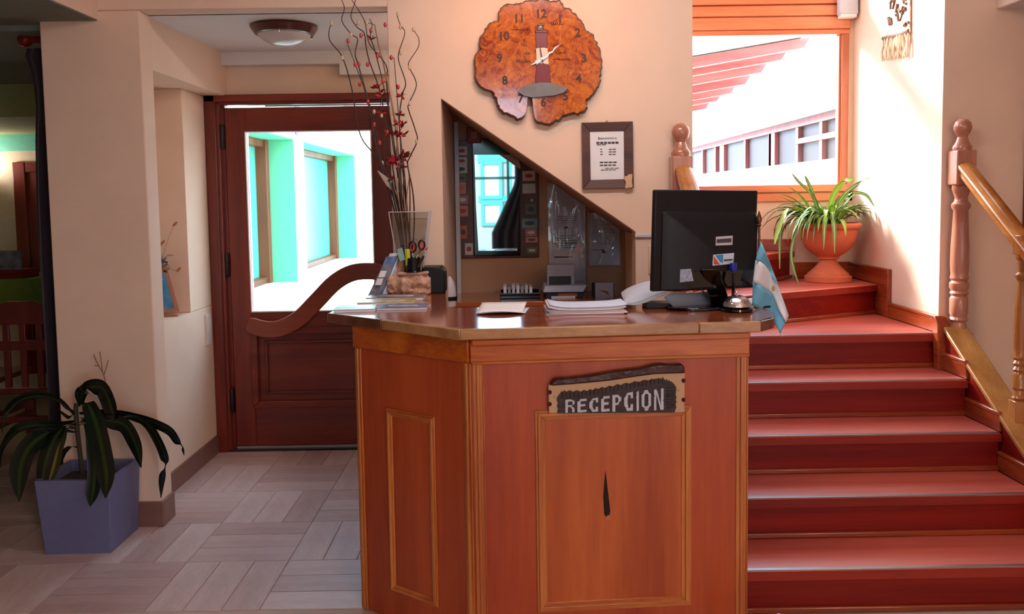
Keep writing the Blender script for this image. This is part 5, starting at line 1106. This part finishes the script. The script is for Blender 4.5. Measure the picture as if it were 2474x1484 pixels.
put(B(p.x, q.x, YD-.04, YD, 0, p.z), 'casing', M_door, d3, bevel=.008); put(B(p.x, p.x+1.1, YD-.035, YD, p.z-.09, p.z), 'casing', M_doorx, d3, bevel=.006); put(B(q.x, p.x+1.1, YD-.02, YD, 0, p.z-.09), 'leaf', M_door, d3)
cu = thing('curtain', 'dark gathered curtain hanging behind the cream column', 'curtain', (-2.3, 4.32, .02))
M_cur = plain('dark_curtain', (40, 32, 44), .9, var=.15, sheen=.2)
edge = [(62, 116), (58, 135), (70, 170), (78, 210), (82, 260), (80, 340), (82, 480), (90, 640), (98, 760), (106, 900), (112, 1040), (118, 1180)]
def fn(i, j):
    k = j*(len(edge)-1); k0 = min(int(k), len(edge)-2); f_ = k-k0; u = edge[k0][0]*(1-f_)+edge[k0+1][0]*f_; v = edge[k0][1]*(1-f_)+edge[k0+1][1]*f_
    a = P(u, v, Y=4.30); xr_ = -2.14; x = a.x+(xr_-a.x)*i; return (x, 4.31+.022*math.sin(i*26+j*2)*(.3+.7*j), max(.02, a.z))
put(MB().grid(fn, 40, 44), 'cloth', M_cur, cu, solid=.003, ang=80)
a = P(78, 96, Y=4.30); put(MB().tube([a+Vector((-.03, 0, 0)), a+Vector((.2, 0, 0))], .018, 10), 'rod', M_stairR, cu); put(MB().ball(a+Vector((-.035, 0, 0)), .036, 12), 'finial', M_stairR, cu)
tb = thing('dining_table', 'high buffet table in the dark room under a green cloth', 'table', (-3.9, 6.9, 0))
tx0, tx1 = -5.2, P(76, 668, Y=6.6).x
put(B(tx0, tx1-.02, 6.6, 7.3, .965, .995), 'tabletop', M_stairR, tb)
for x in (tx0+.06, tx1-.1):
    for y in (6.66, 7.24): put(B(x-.03, x+.03, y-.03, y+.03, 0, .965), 'leg', M_stairR, tb, bevel=.004)
M_gc = plain('green_cloth', (104, 128, 52), .9, var=.1)
zt2 = 1.005
put(MB().loft([Vector((tx0-.02, 6.58, zt2)), Vector((tx1, 6.58, zt2)), Vector((tx1, 7.32, zt2)), Vector((tx0-.02, 7.32, zt2))], [Vector((tx0-.04, 6.55, zt2-.22)), Vector((tx1+.05, 6.55, zt2-.26)), Vector((tx1+.05, 7.35, zt2-.26)), Vector((tx0-.04, 7.35, zt2-.22))]), 'tablecloth', M_gc, None, 'green tablecloth draped over the high buffet table', 'tablecloth')
p, q = P(-40, 607, Y=6.75), P(52, 652, Y=6.75)
pb2 = thing('picture_box', 'grey animal picture propped above a dark box on the green cloth', 'picture', ((p.x+q.x)/2, 6.8, zt2))
put(B(p.x, q.x, 6.75, 6.77, q.z, p.z), 'print', plain('grey_fur_print', (112, 116, 124), .5, var=.6, scale=14), pb2)
put(B(p.x, q.x+.03, 6.72, 6.95, zt2, q.z), 'box', M_stairR, pb2, bevel=.004)
def chair(label, x, y, rot=0):
    t = thing('dining_chair', label, 'chair', (x, y, 0), 'dining chairs'); w_ = .21
    for sx in (-1, 1):
        put(B(x+sx*w_-.022, x+sx*w_+.022, y-.02, y+.02, 0, .98), 'leg', M_cha, t, bevel=.004); put(B(x+sx*w_-.022, x+sx*w_+.022, y+.40, y+.44, 0, .45), 'leg', M_cha, t, bevel=.004)
        put(B(x+sx*w_-.012, x+sx*w_+.012, y, y+.42, .2, .235), 'stretcher', M_cha, t)
    put(MB().prism([(x-w_, .86), (x+w_, .86), (x+w_, .95), (x+w_*.4, 1.0), (x-w_*.4, 1.0), (x-w_, .95)], 'xz', y-.012, y+.012), 'top_rail', M_cha, t, bevel=.004)
    put(B(x-w_, x+w_, y-.012, y+.012, .70, .76), 'back_rail', M_cha, t, bevel=.003)
    for k in (-.1, 0, .1): put(B(x+k-.02, x+k+.02, y-.008, y+.008, .47, .88), 'slat', M_cha, t, bevel=.003)
    put(B(x-w_-.02, x+w_+.02, y-.02, y+.45, .43, .465), 'seat', M_cha, t, bevel=.008); put(B(x-w_, x+w_, y-.01, y+.01, .25, .29), 'rear_rail', M_cha, t)
    return t
M_cha = wood('chair_wood', (84, 18, 16), (116, 32, 26), 'z', .35, .2, 8)
chair('dark red wooden dining chair nearest the curtain', -2.98, 5.15); chair('dark red wooden dining chair cut by the left picture edge', -3.56, 5.40)

# ------------------------------------------------------------------ outside the door: mint house wall with deep windows
gr = struct(B(-14, 14, YB+.16, 40, -.16, -.06), 'ground_yard', M_ground)
M_tealp = plain('turquoise_pane', (84, 190, 170), .3)
XO = -2.30; SZ, HZ = P(690, 684, Y=9.21).z, P(855, 375, Y=12.83).z
eh = thing('mint_house', 'sunlit mint house wall with deep wooden windows beyond the door', 'house', (XO, 10, -.06))
Y1a, Y1b, Y2a, Y2b = 7.6, 9.21, 9.64, 12.83; DEP = .30
put(B(XO-.55, XO, YB+.3, 18, -.06, SZ), 'lower_wall', M_mintp, eh); put(B(XO-.55, XO, YB+.3, 18, HZ, 3.0), 'upper_wall', M_mintp, eh)
for a, b2 in ((YB+.3, Y1a), (Y1b, Y2a), (Y2b, 18)): put(B(XO-.55, XO, a, b2, SZ, HZ), 'pier', M_mintp, eh)
for a, b2 in ((Y1a, Y1b), (Y2a, Y2b)):
    put(B(XO-.5, XO-.005, b2-.012, b2+.0, SZ, HZ), 'reveal', M_mint, eh); put(B(XO-.5, XO-.005, a, b2, HZ-.012, HZ), 'reveal', M_mint, eh); put(B(XO-.5, XO-.005, a, b2, SZ, SZ+.012), 'window_sill', M_mintp, eh)
    wf = put(MB().box(XO-.40, XO-.27, b2-.11, b2-.012, SZ, HZ).box(XO-.40, XO-.30, a, b2, HZ-.09, HZ-.012).box(XO-.40, XO-.30, a, b2, SZ+.012, SZ+.08), 'window_frame', M_extwood, eh, bevel=.01)
    put(B(XO-.40, XO-.39, a, b2-.1, SZ, HZ), 'pane', M_tealp, wf)
put(B(XO-.1, XO+.45, YB+.3, 18, 2.9, 2.96), 'eave', M_extred, eh)
put(MB().tube([(XO+.10, 8.9, 2.86), (XO+.06, 9.15, 2.6), (XO+.03, 9.3, 2.3)], .03, 8), 'downpipe', M_grey, eh)
# ------------------------------------------------------------------ outside the stair window: roof overhang, white roof, glazed gallery
XG = 4.5; g0, g1 = P(1700, 372, X=XG), P(2030, 262, X=XG); zt_, zb_ = P(2020, 265, X=XG).z, P(2020, 382, X=XG).z; ya_, yb_ = 11.2, 22.0
gl = thing('glazed_gallery', 'reddish wooden glazed gallery band outside the stair window', 'gallery', (XG, 16, -.06))
put(B(XG, XG+.25, 5.6, 24, -.06, zb_), 'white_wall', M_mintp, gl)
put(B(XG+.02, XG+.06, ya_-2, yb_, zb_, zt_), 'dark_glazing', M_extdark, gl)
for k, y in enumerate((11.0, 12.1, 13.1, 14.25, 14.45, 16.0, 17.6, 18.3, 19.5, 21)): put(B(XG-.04, XG+.04, y, y+(.35 if k % 3 == 0 else .12), zb_, zt_), 'post', M_extpost, gl)
put(B(XG-.05, XG+.05, ya_-2, yb_, zt_-.12, zt_), 'head_beam', M_extpost, gl); put(B(XG-.05, XG+.05, ya_-2, 13.2, zb_+.28, zb_+.36), 'mid_beam', M_extpost, gl)
put(MB().loft([Vector((XG-.15, 6, zt_)), Vector((XG-.15, 24, zt_)), Vector((XG-.15, 24, zt_+.12)), Vector((XG-.15, 6, zt_+.12))], [Vector((XG+4, 6, zt_+2.2)), Vector((XG+4, 24, zt_+2.2)), Vector((XG+4, 24, zt_+2.32)), Vector((XG+4, 6, zt_+2.32))]), 'white_roof', M_ground, gl)
ov = thing('roof_overhang', 'pinkish timber roof overhang with stepped rafter tails outside the window', 'roof', (2.0, 10, -.06))
put(B(.4, 2.55, 13.0, 13.2, -.06, 3.1), 'end_wall', M_extred, ov)
tails = [(1714, 246), (1742, 226), (1776, 207), (1811, 183), (1850, 154), (1899, 122), (1954, 91)]
for u, v in tails:
    x = 2.87; a = P(u, v, X=x); y = a.y; z = a.z
    put(MB().prism([(x, z), (x-.06, z-.10), (.6, z-.10-.36), (.6, z-.36)], 'xz', y-.05, y+.05), 'rafter', M_extred, ov)
za = P(1954, 91, X=2.87); zf = P(1714, 246, X=2.87)
put(MB().loft([Vector((2.8, za.y-.3, za.z+.01)), Vector((2.8, zf.y+.3, zf.z+.01)), Vector((.6, zf.y+.3, zf.z-.33)), Vector((.6, za.y-.3, za.z-.33))], [Vector((2.8, za.y-.3, za.z+.04)), Vector((2.8, zf.y+.3, zf.z+.04)), Vector((.6, zf.y+.3, zf.z-.30)), Vector((.6, za.y-.3, za.z-.30))]), 'roof_boards', M_mintp, ov)
# house across the street, seen only in the little mirror
M_stt = plain('street_turquoise', (20, 112, 104), .6); M_stp = plain('street_curtain', (120, 132, 140), .7)
sth = thing('street_house', 'turquoise framed house front across the street seen in the mirror', 'house', (0, -7, 0))
put(B(-4, 4, -7.2, -7, -.1, 2.7), 'wall', plain('street_plaster', (104, 112, 108), .8), sth)
for a, b2, c, d in ((-.55, -.12, 1.02, 1.5), (-.55, -.12, 1.55, 2.3), (.0, .5, 1.3, 2.3)):
    mb = MB(); frame_ring(mb, a, b2, c, d, .06, -7.0, -6.95); f_ = put(mb, 'window_frame', M_stt, sth); put(B(a+.05, b2-.05, -7.0, -6.98, c+.05, d-.05), 'curtained_pane', M_stp, f_)
put(B(-.6, .6, -7.0, -6.97, 1.5, 1.62), 'sill_band', M_stt, sth); put(B(-.6, .6, -7.0, -6.97, 2.28, 2.5), 'head_band', M_stt, sth)
struct(B(-14, 14, -14, -3.1, -.16, -.06), 'ground_street', M_ground)

# ------------------------------------------------------------------ warm ceiling spotlight above the clock (fitting on the ceiling, above the picture)
ls = thing('ceiling_spotlight', 'small warm ceiling spotlight aimed at the clock wall', 'lamp', (.12, 3.35, 2.95))
put(MB().lathe([(.05, 0), (.05, -.012), (.035, -.03), (.04, -.08), (.03, -.082)], (.12, 3.35, 2.95), 20), 'fitting', M_lgrey, ls)
ld = bpy.data.lights.new('spot_bulb', 'SPOT'); ld.energy = 20; ld.color = (1, .36, .10); ld.spot_size = R(100); ld.spot_blend = .9; ld.shadow_soft_size = .05
lo_ = bpy.data.objects.new('spot_bulb', ld); COL.objects.link(lo_); lo_.parent = ls; lo_.location = (0, 0, -.1)
lo_.rotation_euler = Vector((.05, .75, -.45)).to_track_quat('-Z', 'Y').to_euler()

lp_ = thing('fill_light_bar', 'long unseen light bar added over the counter to brighten the clock wall', 'lamp', (.40, 2.75, 2.90))  # unseen light bar, added to brighten the clock wall and counter
put(B(-.15, .95, 2.68, 2.82, 2.905, 2.95), 'housing', M_lgrey, lp_, bevel=.006)
bar = area('fill_bar_light', (.40, 2.75, 2.90), (.40, 3.3, 2.0), 1.0, .10, 25, (.97, .98, 1)); bar.parent = lp_; bar.location = (0, 0, -.003)
ll = thing('lobby_fill_lamp', 'round warm lamp added unseen behind the camera as fill light', 'lamp', (1.65, -2.0, 2.95))  # unseen lamp, added for warm fill on column and desk front
put(MB().lathe([(.2, 0), (.2, -.03), (.17, -.045), (.01, -.05)], (1.65, -2.0, 2.95), 28), 'disc', M_lgrey, ll)
la = area('lobby_fill_light', (1.65, -2.0, 2.87), (1.2, -1.0, 0), .4, .4, 80, (1, .52, .27)); la.parent = ll; la.location = (0, 0, -.08)
